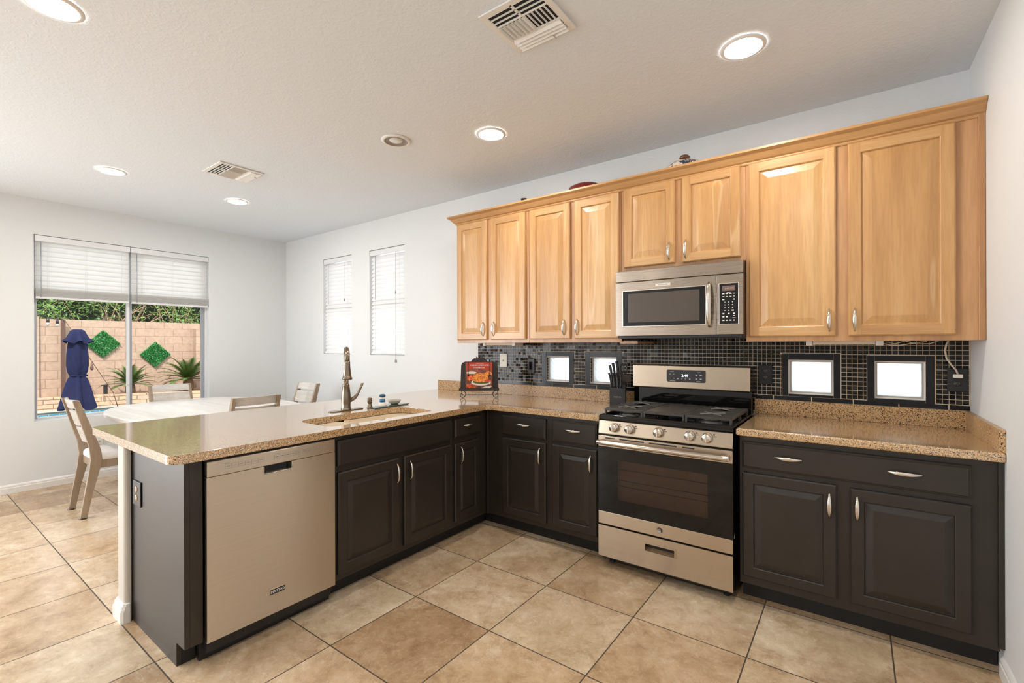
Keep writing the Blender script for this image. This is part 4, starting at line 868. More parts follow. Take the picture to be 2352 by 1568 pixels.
# oven door
dm = MB(); gz0, gz1 = .337, .730
dm.box(RX0, RX1, RF, RF + .040, .262, gz0); dm.box(RX0, RX1, RF, RF + .040, gz1, .796); dm.box(RX0, RX0 + .03, RF + .006, RF + .040, gz0, gz1); dm.box(RX1 - .03, RX1, RF + .006, RF + .040, gz0, gz1); door = dm.build('oven_door', 'steel', t, bevel=.002)
wx0, wx1, wz0, wz1 = -1.148, -.638, .420, .656
mb = MB()
for (a, b, c, d_) in ((RX0, wx0, gz0, gz1), (wx1, RX1, gz0, gz1), (wx0, wx1, gz0, wz0), (wx0, wx1, wz1, gz1)): mb.box(a, b, RF + .001, RF + .004, c, d_)
mb.build('door_glass', 'black_gloss', door, fixn=False)
mb = MB(); mb.add([(wx0, RF + .001, wz0), (wx1, RF + .001, wz0), (wx1, RF + .001, wz1), (wx0, RF + .001, wz1)], [(0, 1, 2, 3)]); mb.build('oven_window', 'oven_glass', door)
mb = MB(); mb.box(wx0 - .03, wx1 + .03, RF + .032, RF + .036, wz0 - .03, wz1 + .03); mb.build('inner_pane', 'oven_cavity', door)
mb = MB()
for z in (.50, .535, .60): mb.tube([(wx0, RF + .026, z), (wx1, RF + .026, z)], .0022, 6)
mb.build('oven_rack', 'burner_grey', door)
mb = MB()
for (a, b) in ((-1.225, -1.163), (-1.135, -.985), (-.955, -.800), (-.770, -.705)): mb.prism(rrect(a, b, .780, .787, .0034, 3), 'y', RF - .0012, RF + .0005)
mb.build('vent_slots', 'black_plastic', door)
mb = MB(); hz = .762; n = 20
mb.tube([(RX0 + .012 + (RX1 - RX0 - .024) * i / n, RF - .040 - .006 * math.sin(PI * i / n), hz) for i in range(n + 1)], (.0175), 18, flat=.85)
for x in (RX0 + .018, RX1 - .018): mb.box(x - .010, x + .010, RF - .040, RF, hz - .013, hz + .013)
mb.build('oven_handle', 'steel_plain', door, bevel=.003)
mb = MB(); mb.lathe([(.0, 0), (.0175, 0), (.0175, -.0015), (.0155, -.002), (.0155, -.0012), (0, -.0012)], (-.895, RF, .300), 28, axis='y'); mb.build('round_emblem', 'steel_mw', door)
text('emblem_lettering', 'GE', .017, 'ink_grey', door, (-.895, RF - .0022, .300))
# control panel
mb = MB(); mb.prism([(RF + .002, .806), (RF + .002, .812), (RF + .014, .884), (RF + .045, .888), (RF + .045, .806)], 'x', RX0, RX1); mb.build('control_panel', 'steel', t, bevel=.002)
for kx in (-1.168, -1.071, -.901, -.729, -.640):
    k = MB(); cy, cz = RF + .006, .850
    k.lathe([(.0275, 0), (.0275, -.008), (.024, -.010), (.0235, -.030), (.0205, -.033), (0, -.033)], (kx, cy, cz), 28, axis='y'); ko = k.build('knob', 'nickel', t)
    mb = MB(); mb.box(kx - .0045, kx + .0045, cy - .040, cy - .030, cz - .021, cz + .021); mb.build('grip_ridge', 'nickel', ko, bevel=.002)
mb = MB()
for kx in (-1.168, -1.071, -.901, -.729, -.640):
    mb.box(kx + .030, kx + .036, RF + .004, RF + .0065, .866, .872); mb.box(kx + .030, kx + .045, RF + .004, RF + .0055, .858, .860)
mb.build('panel_print', 'ink_dark', t)
# cooktop tray
mb = MB(); mb.box(RX0, RX1, RF + .022, 3.185, .889, .905); mb.box(RX0, RX1, RF + .022, RF + .050, .905, .920); mb.box(RX0, RX0 + .014, RF + .05, 3.185, .905, .920); mb.box(RX1 - .014, RX1, RF + .05, 3.185, .905, .920); mb.build('cooktop', 'black_gloss', t, bevel=.004, seg=3)
for (bx, by, br) in ((-1.135, 2.775, .042), (-1.135, 3.03, .032), (-.655, 2.775, .046), (-.655, 3.03, .034), (-.893, 2.90, .034)):
    mb = MB(); mb.lathe([(br + .010, .905), (br + .010, .910), (br, .916), (br, .922), (br + .003, .923)], (bx, by, 0), 28, cap=False); b_ = mb.build('burner', 'burner_grey', t)
    mb = MB(); mb.lathe([(br + .002, .923), (br + .002, .929), (br - .004, .932), (0, .932)], (bx, by, 0), 28); mb.build('burner_cap', 'cast_iron', b_)
GZt = .957
def grate(x0, x1, plate=False):
    mb = MB(); y0, y1 = 2.672, 3.135
    for (a, b, c, d_) in ((x0, x1, y0, y0 + .012), (x0, x1, y1 - .012, y1), (x0, x0 + .010, y0, y1), (x1 - .010, x1, y0, y1)): mb.box(a, b, c, d_, .940, GZt - .003)
    for x in (x0, x1 - .012):
        for y in (y0, y1 - .014, (y0 + y1) / 2): mb.box(x, x + .012, y, y + .014, .906, .945)
    if plate: mb.box(x0 + .008, x1 - .008, y0 + .010, y1 - .060, .946, GZt - .001)
    else:
        for i in range(10):
            y = y0 + .030 + i * (y1 - y0 - .06) / 9; xc = (x0 + x1) / 2
            if i in (2, 3, 6, 7): 
                mb.box(x0 - .001, xc - .048, y - .0035, y + .0035, .949, GZt); mb.box(xc + .048, x1 + .001, y - .0035, y + .0035, .949, GZt)
            else: mb.box(x0 - .001, x1 + .001, y - .0035, y + .0035, .949, GZt)
    o = mb.build('griddle_plate' if plate else 'grate', 'cast_iron', t, bevel=.002, seg=2)
    if not plate:
        w_ = MB(); xc = (x0 + x1) / 2
        for yc in (2.785, 3.02):
            w_.bar((xc - .055, yc - .05, GZt + .001), (xc + .055, yc + .05, GZt + .001), .007, .006); w_.bar((xc - .055, yc + .05, GZt), (xc + .055, yc - .05, GZt), .007, .006)
        w_.build('worn_cross_bars', 'worn_iron', o, bevel=.001, seg=1)
grate(-1.258, -1.016); grate(-1.012, -.776, True); grate(-.772, -.530)
# back guard
mb = MB(); mb.box(-1.283, -.524, 3.215, YB - .012, .905, 1.050); mb.build('guard_base', 'black_gloss', t, bevel=.003)
mb = MB(); mb.prism([(3.200, 1.045), (3.185, 1.052), (3.192, 1.200), (3.205, 1.208), (YB - .014, 1.208), (YB - .014, 1.045)], 'x', -1.283, -.527); gd = mb.build('back_guard', 'steel', t, bevel=.004, seg=3)
mb = MB(); mb.prism(rrect(-1.040, -.789, 1.094, 1.175, .010, 5), 'y', 3.1835, 3.192); mb.build('display_panel', 'black_plastic', gd)
mb = MB(); mb.box(-.963, -.876, 3.1825, 3.1838, 1.124, 1.150); mb.build('clock_window', 'badge_dark', gd)
text('clock_digits', '2:49', .026, 'display_white', gd, (-.919, 3.1815, 1.137))
mb = MB()
for (x, z, w_, h_) in ((-1.018, 1.146, .012, .004), (-.992, 1.146, .012, .003), (-1.018, 1.118, .010, .003), (-.992, 1.118, .012, .004), (-.965, 1.116, .012, .007), (-.938, 1.116, .005, .005), (-.915, 1.116, .009, .004), (-.888, 1.116, .010, .007), (-.845, 1.144, .014, .008), (-.818, 1.144, .014, .008), (-.845, 1.118, .013, .007), (-.818, 1.118, .013, .007), (-1.005, 1.162, .026, .002), (-.828, 1.162, .024, .002), (-.832, 1.103, .026, .002), (-1.0, 1.100, .036, .003)):
    mb.box(x - w_ / 2, x + w_ / 2, 3.1826, 3.1838, z - h_ / 2, z + h_ / 2)
mb.build('button_print', 'print_grey', gd)

# ------------------------------------------------------------------ microwave
t = thing('microwave_oven', 'stainless steel microwave hung over the gas range', 'microwave')
MX0, MX1, MF, MZ0, MZ1 = -1.277, -.5135, 2.890, 1.400, 1.823
mb = MB(); mb.box(MX0 + .002, MX1 - .001, MF + .026, YB - .013, 1.388, MZ1 + .002); mb.build('microwave_body', 'dark_brown', t, bevel=.002)
mb = MB(); mb.box(MX0 + .03, MX1 - .008, MF + .010, MF + .20, 1.384, 1.402); mb.build('underside_panel', 'black_plastic', t, bevel=.003)
mb = MB(); mb.box(MX0, MX1, MF, MF + .028, 1.7515, MZ1); mb.build('vent_panel', 'steel_mw', t, bevel=.004, seg=3)
md = MB(); ax0, ax1, az0, az1 = -1.228, -.714, 1.463, 1.691; dX1 = -.6575
for (a, b, c, d_) in ((MX0, ax0, MZ0 + .003, 1.747), (ax1, dX1, MZ0 + .003, 1.747), (ax0, ax1, MZ0 + .003, az0), (ax0, ax1, az1, 1.747)): md.box(a, b, MF, MF + .025, c, d_)
mdo = md.build('microwave_door', 'steel_mw', t)
mb = MB(); frame_ring(mb, 'y', MF - .0025, MF + .003, ax0 - .004, ax1 + .004, az0 - .004, az1 + .004, .006); mb.build('window_bezel', 'steel_plain', mdo, bevel=.001)
mb = MB(); mb.box(ax0, ax1, MF + .001, MF + .004, az0, az1); mb.build('door_window', 'black_gloss', mdo)
mb = MB(); mb.box(ax0 + .035, ax1 - .035, MF + .0004, MF + .0012, az0 + .025, az1 - .018); mb.build('screen_reflection', 'mw_mesh_reflection', mdo)  # screen area coloured as a reflection of the room
mb = MB(); n = 16; mb.tube([(-.690, MF - .012 - .030 * math.sin(PI * i / n) ** .6, 1.448 + .258 * i / n) for i in range(n + 1)], [(.009 + .006 * math.sin(PI * i / n), .007) for i in range(n + 1)], 14, up=(0, 1, 0))
mb.box(-.697, -.683, MF - .016, MF + .002, 1.448, 1.462); mb.box(-.697, -.683, MF - .016, MF + .002, 1.692, 1.706); mb.build('door_handle', 'steel_plain', mdo)
mb = MB(); mb.box(-1.012, -.918, MF - .0025, MF, 1.709, 1.726); mb.build('name_badge', 'steel_plain', mdo); text('badge_lettering', 'KitchenAid', .0125, 'ink_grey', mdo, (-.965, MF - .003, 1.7175))
mb = MB(); mb.box(-.6545, MX1, MF, MF + .027, MZ0 + .003, 1.747); cp = mb.build('control_panel', 'steel_mw', t, bevel=.002)
mb = MB(); frame_ring(mb, 'y', MF - .0025, MF + .001, -.642, -.533, 1.459, 1.698, .005); mb.build('keypad_bezel', 'steel_plain', cp, bevel=.001)
mb = MB(); mb.box(-.638, -.537, MF - .0015, MF + .001, 1.463, 1.694); mb.build('keypad', 'black_gloss', cp)
mb = MB(); mb.box(-.622, -.553, MF - .0022, MF - .0014, 1.652, 1.682); mb.build('clock_window', 'display_lcd', cp); text('clock_digits', '2:48 PM', .015, 'lcd_digit', cp, (-.585, MF - .0026, 1.666))
mb = MB()
for z, xs, w_, h_ in ((1.643, (-.588,), .020, .002), (1.636, (-.616, -.598, -.578, -.560), .012, .0045), (1.620, (-.616, -.598, -.578, -.560), .011, .003), (1.603, (-.616, -.560), .011, .006), (1.588, (-.608, -.588, -.568), .004, .005), (1.572, (-.608, -.588, -.568), .004, .005), (1.556, (-.608, -.588, -.568), .004, .005), (1.540, (-.608,), .010, .003), (1.540, (-.588,), .005, .005), (1.540, (-.567,), .012, .006), (1.522, (-.616, -.588, -.560), .010, .007), (1.504, (-.616, -.598), .010, .007), (1.510, (-.560,), .008, .003), (1.497, (-.560,), .016, .003), (1.484, (-.616, -.598, -.579, -.560), .011, .006)):
    for x in xs: mb.box(x - w_ / 2, x + w_ / 2, MF - .0021, MF - .0014, z - h_ / 2, z + h_ / 2)
mb.build('key_print', 'ink_white', cp)

# ------------------------------------------------------------------ dishwasher (local x -> +y)
t = thing('dishwasher', 'stainless steel dishwasher built into the peninsula', 'dishwasher', (-2.190, 0, 0), PI / 2)
mb = MB(); mb.box(.826, 1.404, .030, .58, .045, .860); mb.build('tub', 'black_plastic', t)
mb = MB(); hx0, hx1, hz0, hz1 = 1.052, 1.184, .757, .7925
for (a, b, c, d_) in ((.817, hx0, .100, .7925), (hx1, 1.414, .100, .7925), (hx0, hx1, .100, hz0)): mb.box(a, b, 0, .030, c, d_)
ddo = mb.build('door_panel', 'steel_dw', t)
mb = MB(); mb.box(.817, 1.414, -.004, .030, .7945, .860); cpn = mb.build('control_strip', 'steel_dw', t, bevel=.004, seg=3)
mb = MB(); mb.prism(rrect(hx0, hx1, hz0, hz1 + .002, [.010, .010, .001, .001], 5), 'y', .022, .029); mb.build('grip_recess', 'black_gloss', ddo)
mb = MB()
path = [(hx0, -.001, hz1)] + [(x, -.001, z) for x, z in arc(hx0 + .010, hz0 + .010, .010, PI, 1.5 * PI, 5)] + [(x, -.001, z) for x, z in arc(hx1 - .010, hz0 + .010, .010, 1.5 * PI, 2 * PI, 5)] + [(hx1, -.001, hz1)]
mb.tube(path, .0022, 8); mb.build('grip_rim', 'steel_plain', ddo)
mb = MB(); mb.box(1.076, 1.150, -.0025, .0, .189, .216); bdg = mb.build('name_badge', 'steel_plain', ddo, bevel=.001); mb = MB(); mb.box(1.079, 1.147, -.0032, -.0024, .1915, .2135); mb.build('badge_field', 'badge_dark', bdg)
text('badge_lettering', 'MAYTAG', .0185, 'ink_white', bdg, (1.113, -.0036, .2025), sx=.88)
mb = MB()
def cell(a, b, z0, z1, w_=.0006):
    for (p, q, r, s_) in ((a, a + w_, z0, z1), (b - w_, b, z0, z1), (a, b, z0, z0 + w_), (a, b, z1 - w_, z1)): mb.box(p, q, -.0046, -.0038, r, s_)
for i in range(6): cell(.885 + i * .0278, .885 + (i + 1) * .0278, .818, .838); mb.box(.8865 + i * .0278, .8885 + i * .0278, -.0047, -.0038, .827, .829); mb.box(.892 + i * .0278, .906 + i * .0278, -.0047, -.0038, .8265, .829)
mb.box(.885, .905, -.0047, -.0038, .841, .843)
mb.build('panel_print', 'ink_grey', cpn, fixn=False); mb = MB()
for i in range(4): cell(1.098 + i * .0255, 1.098 + (i + 1) * .0255, .818, .838); mb.box(1.1 + i * .0255, 1.102 + i * .0255, -.0047, -.0038, .827, .829); mb.box(1.105 + i * .0255, 1.118 + i * .0255, -.0047, -.0038, .826, .830)
mb.box(1.098, 1.118, -.0047, -.0038, .841, .843)
for a in (1.204, 1.232, 1.257): cell(a, a + .020, .820, .838); mb.box(a + .003, a + .005, -.0047, -.0038, .828, .830); mb.box(a + .008, a + .016, -.0047, -.0038, .827, .831)
for i in range(5): mb.box(1.292 + i * .0145, 1.302 + i * .0145, -.0047, -.0038, .836, .838); mb.box(1.2955 + i * .0145, 1.2985 + i * .0145, -.0047, -.0038, .830, .832)
mb.build('panel_print', 'ink_grey', cpn, fixn=False)
mb = MB(); mb.box(.813, 1.424, .075, .095, 0, .099); mb.build('toe_kick', 'black_plastic', t)
mb = MB(); mb.box(.813, 1.424, .020, .060, .8605, BT); mb.build('mounting_strip', 'black_plastic', t)

# ------------------------------------------------------------------ outlets and plates
def plate(name, lbl, cat, loc, rotz, w_, h_, mp_, mr=None, kind_='duplex', grp=None):
    t = thing(name, lbl, cat, loc, rotz, grp)
    mb = MB(); mb.box(-w_ / 2, w_ / 2, -.007, 0, -h_ / 2, h_ / 2); mb.build('cover_plate', mp_, t, bevel=.003, seg=3)
    mr = mr or mp_
    if kind_ == 'duplex':
        for dz in (-.020, .020):
            mb = MB(); mb.lathe([(0, -.0095), (.0155, -.0095), (.0165, -.0085), (.0165, -.006)], (0, 0, dz), 20, axis='y', sy=.86); r_ = mb.build('receptacle', mr, t)
            mb = MB(); mb.box(-.0075, -.0055, -.0099, -.009, dz - .001, dz + .008); mb.box(.0055, .0075, -.0099, -.009, dz - .001, dz + .008); mb.lathe([(0, -.0099), (.0022, -.0099), (.0022, -.009)], (0, 0, dz - .007), 10, axis='y'); mb.build('slots', 'black_plastic' if mr != 'black_plastic' else 'burner_grey', r_)
    elif kind_ == 'rocker':
        mb = MB(); mb.box(-.0165, .0165, -.0098, -.006, -.033, .033); mb.build('rocker', mr, t, bevel=.002)
    elif kind_ == 'jack':
        mb = MB(); mb.box(-.010, .010, -.0092, -.006, -.010, .010); mb.build('jack', mr, t, bevel=.001); mb = MB(); mb.box(-.004, .004, -.0098, -.009, -.004, .004); mb.build('jack_opening', 'ink_dark', t)
    return t
plate('phone_jack', 'ivory phone jack plate on the mosaic beside the cookbook', 'wall plate', (-2.516, YB - .009, 1.209), 0, .080, .118, 'ivory_plastic', kind_='jack')
plate('wall_switch', 'black rocker switch on the mosaic left of the glass blocks', 'switch', (-2.221, YB - .009, 1.168), 0, .074, .120, 'black_plastic', 'black_gloss', kind_='rocker')
plate('wall_outlet', 'black outlet on the mosaic right beside the cooker', 'outlet', (-.459, YB - .009, 1.157), 0, .078, .120, 'black_gloss', 'black_plastic')
plate('wall_outlet', 'black outlet near the right wall with a white plug in it', 'outlet', (.417, YB - .009, 1.159), 0, .080, .120, 'black_plastic')
plate('wall_outlet', 'black outlet half hidden behind the cookbook stand', 'outlet', (-2.735, YB - .009, 1.155), 0, .120, .120, 'black_gloss', 'black_plastic')
plate('wall_outlet', 'white outlet low on the wall under the big window', 'outlet', (XL + .001, 1.341, .356), PI / 2, .072, .116, 'white_plastic')
plate('wall_outlet', 'black outlet with beige sockets on the peninsula end panel', 'outlet', (-2.783, .7435, .640), 0, .108, .118, 'black_plastic', 'beige_plastic')

# under cabinet lights and cords
def uc_light(lbl, x0, x1):
    t = thing('under_cabinet_light', lbl, 'light', (0, 0, 0))
    mb = MB(); mb.box(x0, x0 + .03, 3.08, 3.20, 1.338, 1.374); mb.box(x1 - .03, x1, 3.08, 3.20, 1.338, 1.374); mb.box(x0 + .03, x1 - .03, 3.12, 3.20, 1.345, 1.374); mb.build('light_housing', 'white_plastic', t, bevel=.002)
    mb = MB(); mb.box(x0 + .031, x1 - .031, 3.085, 3.119, 1.342, 1.372); mb.build('diffuser', 'diffuser_off', t, bevel=.003)
uc_light('slim white light fixture under the far left wall cabinet', -2.580, -2.240)
uc_light('slim white light fixture under the large right wall cabinet', -.228, .112)
t = thing('power_cord', 'cream cord running from the right cabinet light to its plug', 'cord')
mb = MB(); mb.tube([(.10, 3.15, 1.352), (.14, 3.14, 1.340), (.18, 3.15, 1.338), (.24, 3.17, 1.350), (.29, 3.18, 1.358)], .0028, 8); mb.tube([(.385, 3.262, 1.372), (.372, 3.258, 1.345), (.366, 3.256, 1.310), (.372, 3.258, 1.270), (.392, 3.262, 1.235), (.408, 3.266, 1.212), (.416, 3.270, 1.190)], .0042, 8)
mb.tube([(.13, 3.15, 1.355), (.16, 3.13, 1.346), (.20, 3.14, 1.360), (.25, 3.16, 1.345), (.30, 3.18, 1.346), (.34, 3.20, 1.362), (.385, 3.262, 1.368)], .0022, 8); mb.build('cord', 'cord_cream', t)
mb = MB(); mb.box(.398, .436, YB - .030, YB - .0175, 1.170, 1.190); mb.build('plug', 'white_plastic', t, bevel=.004)

# ------------------------------------------------------------------ ceiling fixtures
def downlight(lbl, x, y, r=.098, on=True):
    t = thing('ceiling_downlight', lbl, 'ceiling light', (x, y, ZC - .001), group='recessed ceiling lights')
    if on:
        mb = MB(); mb.lathe([(r, 0), (r, -.004), (r * .86, -.009), (r * .80, -.008), (r * .79, -.002)], n=40, cap=False); mb.build('trim_ring', 'can_white', t)
        mb = MB(); mb.lathe([(r * .795, -.003), (r * .78, -.006), (0, -.0065)], n=40, cap=False); mb.build('lens', 'lens_on', t)
    else:
        mb = MB(); mb.lathe([(r, 0), (r, -.004), (r * .88, -.010), (r * .80, -.009)], n=40, cap=False); mb.build('trim_ring', 'can_white', t)
        mb = MB(); mb.lathe([(r * .80, -.009), (r * .72, -.002), (r * .5, -.0012), (0, -.001)], n=40, cap=False); mb.build('cone_baffle', 'can_inner', t)
        mb = MB(); mb.lathe([(r * .46, -.001), (r * .42, -.006), (r * .25, -.010), (0, -.011)], n=30, cap=False); mb.build('bulb', 'bulb_off', t)
simple('can_inner', (0.30, 0.26, 0.23), 0.5)
downlight('lit recessed light above the right wall cabinets', -.425, 2.410)
downlight('lit recessed light ahead of the left wall cabinets', -1.940, 2.408)
downlight('lit recessed light cut off by the top left picture edge', -2.640, .430)
downlight('lit recessed light near the far left ceiling edge', -4.768, 1.110)
downlight('lit recessed light farthest away near the room corner', -4.815, 2.068)
downlight('unlit recessed light with its bulb showing', -2.520, 2.098, on=False)
for (x, y) in ((-.425, .43), (-.425, -1.5), (-2.64, -1.5), (-4.77, -1.2)):
    downlight('lit recessed light behind the camera', x, y)
def vent(lbl, x, y, w_, h_, n):
    t = thing('ceiling_vent', lbl, 'ceiling vent', (x, y, ZC - .001), group='white ceiling registers')
    mb = MB(); mb.box(-w_ / 2 + .02, w_ / 2 - .02, -h_ / 2 + .02, h_ / 2 - .02, -.0025, -.0005); mb.build('duct_opening', 'vent_dark', t)
    mb = MB()
    for (a, b, c, d_) in ((-w_ / 2, w_ / 2, -h_ / 2, -h_ / 2 + .028), (-w_ / 2, w_ / 2, h_ / 2 - .028, h_ / 2), (-w_ / 2, -w_ / 2 + .028, -h_ / 2 + .028, h_ / 2 - .028), (w_ / 2 - .028, w_ / 2, -h_ / 2 + .028, h_ / 2 - .028)): mb.box(a, b, c, d_, -.008, 0)
    H = h_ - .056; yA, yB_ = -h_ / 2 + .028 + H * .30, h_ / 2 - .028 - H * .28
    mb.box(-w_ / 2 + .028, w_ / 2 - .028, yA - .004, yA + .004, -.008, -.001); mb.box(-w_ / 2 + .028, w_ / 2 - .028, yB_ - .004, yB_ + .004, -.008, -.001)
    mb.box(-.006, .006, -h_ / 2 + .02, yA, -.008, -.001); mb.box(-.006, .006, yB_, h_ / 2 - .02, -.008, -.001); mb.build('frame', 'vent_white', t, bevel=.002)
    mb = MB(); y0 = -h_ / 2 + .028
    for i in range(1, n): yy = y0 + (yA - y0) * i / n; mb.box(-w_ / 2 + .028, w_ / 2 - .028, yy - .0022, yy + .0022, -.008, -.002)
    for i in range(n + 1):
        yy = yB_ + .006 + (h_ / 2 - .030 - yB_) * i / (n + .3)
        mb.obox((0, yy + .006, -.008), (w_ / 2 - .03, 0, 0), (0, .0100, -.0075), (0, .0004, .0008))
    X = w_ / 2 - .030; k = 6
    for i in range(k + 1):
        xx = -X + X * i / k; mb.obox((xx + .006, (yA + yB_) / 2, -.008), (.0062, 0, .0070), (0, (yB_ - yA) / 2 - .004, 0), (.0004, 0, -.0008))
        xx = X * i / k + .006; mb.obox((xx, (yA + yB_) / 2, -.0055), (.0016, 0, .0030), (0, (yB_ - yA) / 2 - .004, 0), (.0008, 0, -.0004))
    mb.build('louvers', 'vent_white', t)
    mb = MB(); mb.bar((.02, h_ / 2 - .030, -.012), (.075, h_ / 2 - .030, -.012), .003, .002); mb.bar((.05, h_ / 2 - .028, -.013), (.056, h_ / 2 - .008, -.020), .003, .003); mb.build('damper_lever', 'tassel', t)
vent('white square ceiling vent at the top edge of the picture', -1.135, 1.665, .305, .305, 3)
vent('white ceiling vent farther away over the dining side', -4.022, 1.700, .33, .33, 4)

# ------------------------------------------------------------------ dining table and chairs
t = thing('dining_table', 'whitewashed oval dining table behind the peninsula', 'table', (-5.0, 1.88, 0))
def sup(rx, ry, e=2.35, n=72): return [(rx * math.copysign(abs(math.cos(2 * PI * i / n)) ** (2 / e), math.cos(2 * PI * i / n)), ry * math.copysign(abs(math.sin(2 * PI * i / n)) ** (2 / e), math.sin(2 * PI * i / n))) for i in range(n)]
mb = MB(); rg = [[(x, y, z) for x, y in sup(.98 - i, .725 - i)] for z, i in ((.718, .030), (.724, .004), (.730, 0), (.752, 0), (.757, .003), (.760, .012), (.760, .075), (.7585, .078), (.760, .081))]
for a, b in zip(rg, rg[1:]): bridge(mb, a, b, 0, False)
mb.add(rg[0], [list(range(72))[::-1]]); mb.add(rg[-1], [list(range(72))]); mb.build('tabletop', 'table_wood', t)
for s in (-1, 1):
    mb = MB(); mb.box(s * .42 - .05, s * .42 + .05, -.14, .14, .06, .718); mb.box(s * .42 - .045, s * .42 + .045, -.33, .33, .0, .06); mb.box(s * .42 - .04, s * .42 + .04, -.36, .36, .66, .717); mb.build('pedestal', 'chair_wood', t, bevel=.006)
mb = MB(); mb.box(-.37, .37, -.03, .03, .20, .30); mb.build('stretcher', 'chair_wood', t, bevel=.004)
def make_chair(lbl, loc, rz):
    t = thing('dining_chair', lbl, 'chair', loc, rz, 'dining chairs round the oval table')
    prof = [(-.305, 0), (-.262, 0), (-.225, .20), (-.168, .43), (-.176, .52), (-.225, .68), (-.305, .925), (-.345, .925), (-.300, .75), (-.250, .56), (-.240, .46), (-.250, .36)]
    for s in (-1, 1):
        mb = MB(); x = s * .181; mb.prism(prof, 'x', x - .0135, x + .0135); lg = mb.build('back_post', 'chair_wood', t, bevel=.003)
        mb = MB(); mb.lathe([(.026, 0), (.026, .003), (.014, .008)], (x, -.284, .0), 14); mb.build('glide', 'black_plastic', lg)
        mb = MB(); mb.prism([(.165, .40), (.225, .40), (.225, .0), (.190, .0)], 'x', s * .195 - .016, s * .195 + .016); mb.build('front_leg', 'chair_wood', t, bevel=.003)
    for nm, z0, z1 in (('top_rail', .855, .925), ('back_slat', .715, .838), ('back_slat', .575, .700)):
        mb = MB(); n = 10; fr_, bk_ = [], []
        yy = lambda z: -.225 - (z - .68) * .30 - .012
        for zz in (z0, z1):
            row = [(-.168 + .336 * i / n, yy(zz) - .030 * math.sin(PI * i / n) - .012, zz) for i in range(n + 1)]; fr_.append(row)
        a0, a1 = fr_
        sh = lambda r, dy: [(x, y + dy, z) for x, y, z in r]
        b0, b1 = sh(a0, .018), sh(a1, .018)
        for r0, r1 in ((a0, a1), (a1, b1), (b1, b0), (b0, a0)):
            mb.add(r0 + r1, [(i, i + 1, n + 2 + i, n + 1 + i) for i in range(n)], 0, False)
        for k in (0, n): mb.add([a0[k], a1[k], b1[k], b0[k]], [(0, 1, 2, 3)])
        mb.build(nm, 'chair_slat_glare', t, bevel=.002)
    mb = MB(); mb.prism([(-.180, -.215), (.180, -.215), (.212, .225), (-.212, .225)], 'z', .375, .435); mb.build('seat_frame', 'chair_wood', t, bevel=.004)
    mb = MB(); poly = lambda i: [(x, y, 0) for x, y in rrect(-.205 + i, .205 - i, -.218 + i, .232 - i, .05 - i * .5, 5)]
    rg = [[(x * (1 if y > 0 else .93), y, z) for x, y, _ in poly(i)] for z, i in ((.436, .004), (.445, 0), (.470, 0), (.487, .010), (.496, .030), (.499, .06))]
    for a, b in zip(rg, rg[1:]): bridge(mb, a, b, 0, True)
    mb.add(rg[0], [list(range(24))[::-1]]); mb.add(rg[-1], [list(range(24))]); mb.build('seat_cushion', 'seat_fabric', t)
    return t
ch = make_chair('grey wood dining chair at the left, nearest the camera, whole back visible', (-5.04, 1.235, 0), 0)
for lbl, loc, rz in (('grey wood dining chair against the big window', (-5.705, 1.895, 0), -PI / 2), ('grey wood dining chair whose top rail shows just above the worktop', (-4.335, 1.87, 0), PI / 2), ('grey wood dining chair by the room corner behind the table', (-4.955, 2.555, 0), PI)):
    c = copy_tree(ch); c.location = loc; c.rotation_euler[2] = rz; c['label'] = lbl

# ------------------------------------------------------------------ back yard
mb = MB(); mb.box(-19, XL - T - .01, -6, 14, -.10, -.02)
yd = wall_with_holes('z', 0, 0, 0, 1, 0, 1, []) if False else None
mb = MB()
pool = (-13.30, -10.6, -3.0, 3.25)
for (a, b, c, d_) in ((-14.38, pool[0], -8, 14), (pool[1], XL - T - .01, -8, 14), (pool[0], pool[1], -8, pool[2]), (pool[0], pool[1], pool[3], 14)): mb.box(a, b, c, d_, -.12, -.02)
tag(mb.build('patio_paving', 'concrete'), 'pale concrete paving around the pool outside', 'paving')
t = thing('swimming_pool', 'blue tiled pool outside the big window', 'pool')
mb = MB(); mb.box(pool[0] - .02, pool[0] + .01, pool[2], pool[3], -1.0, -.06); mb.box(pool[1] - .01, pool[1] + .02, pool[2], pool[3], -1.0, -.06); mb.box(pool[0], pool[1], pool[3] - .01, pool[3] + .02, -1.0, -.06); mb.build('waterline_tiles', 'pool_tile', t)
mb = MB(); mb.box(pool[0] + .01, pool[1] - .01, pool[2], pool[3] - .01, -.30, -.27); mb.build('water', 'pool_water', t)
mb = MB(); mb.box(pool[0] - .30, pool[0] + .03, pool[2] - .3, pool[3], -.0195, .0); mb.build('coping', 'concrete', t, bevel=.008)
BX = -14.6
mb = MB(); mb.box(BX - .2, BX, -6, 12, -.3, 1.952); mb.box(BX - .19, BX + .22, 5.12, 5.33, -.3, 1.80); mb.box(BX - .19, BX + .05, 1.2, 2.13, -.3, 2.00)
bw = mb.build('garden_wall', 'block_wall'); tag(bw, 'tall tan concrete block wall closing the back yard', 'garden wall')
line = [(-14.0, .5), (-13.95, 2.1), (-13.65, 3.4), (-12.75, 4.7), (-12.2, 5.8), (-12.0, 8)]
mb = MB()
for (a, b) in zip(line, line[1:]):
    mb.add([(a[0], a[1], -.02), (b[0], b[1], -.02), (b[0], b[1], .235), (a[0], a[1], .235), (a[0] - .2, a[1], -.02), (b[0] - .2, b[1], -.02), (b[0] - .2, b[1], .235), (a[0] - .2, a[1], .235)], [(0, 1, 2, 3), (3, 2, 6, 7), (4, 5, 6, 7), (0, 3, 7, 4), (1, 5, 6, 2)])
tag(mb.build('planter_wall', 'retaining_brick'), 'low brick retaining wall in front of the planting bed', 'low wall')
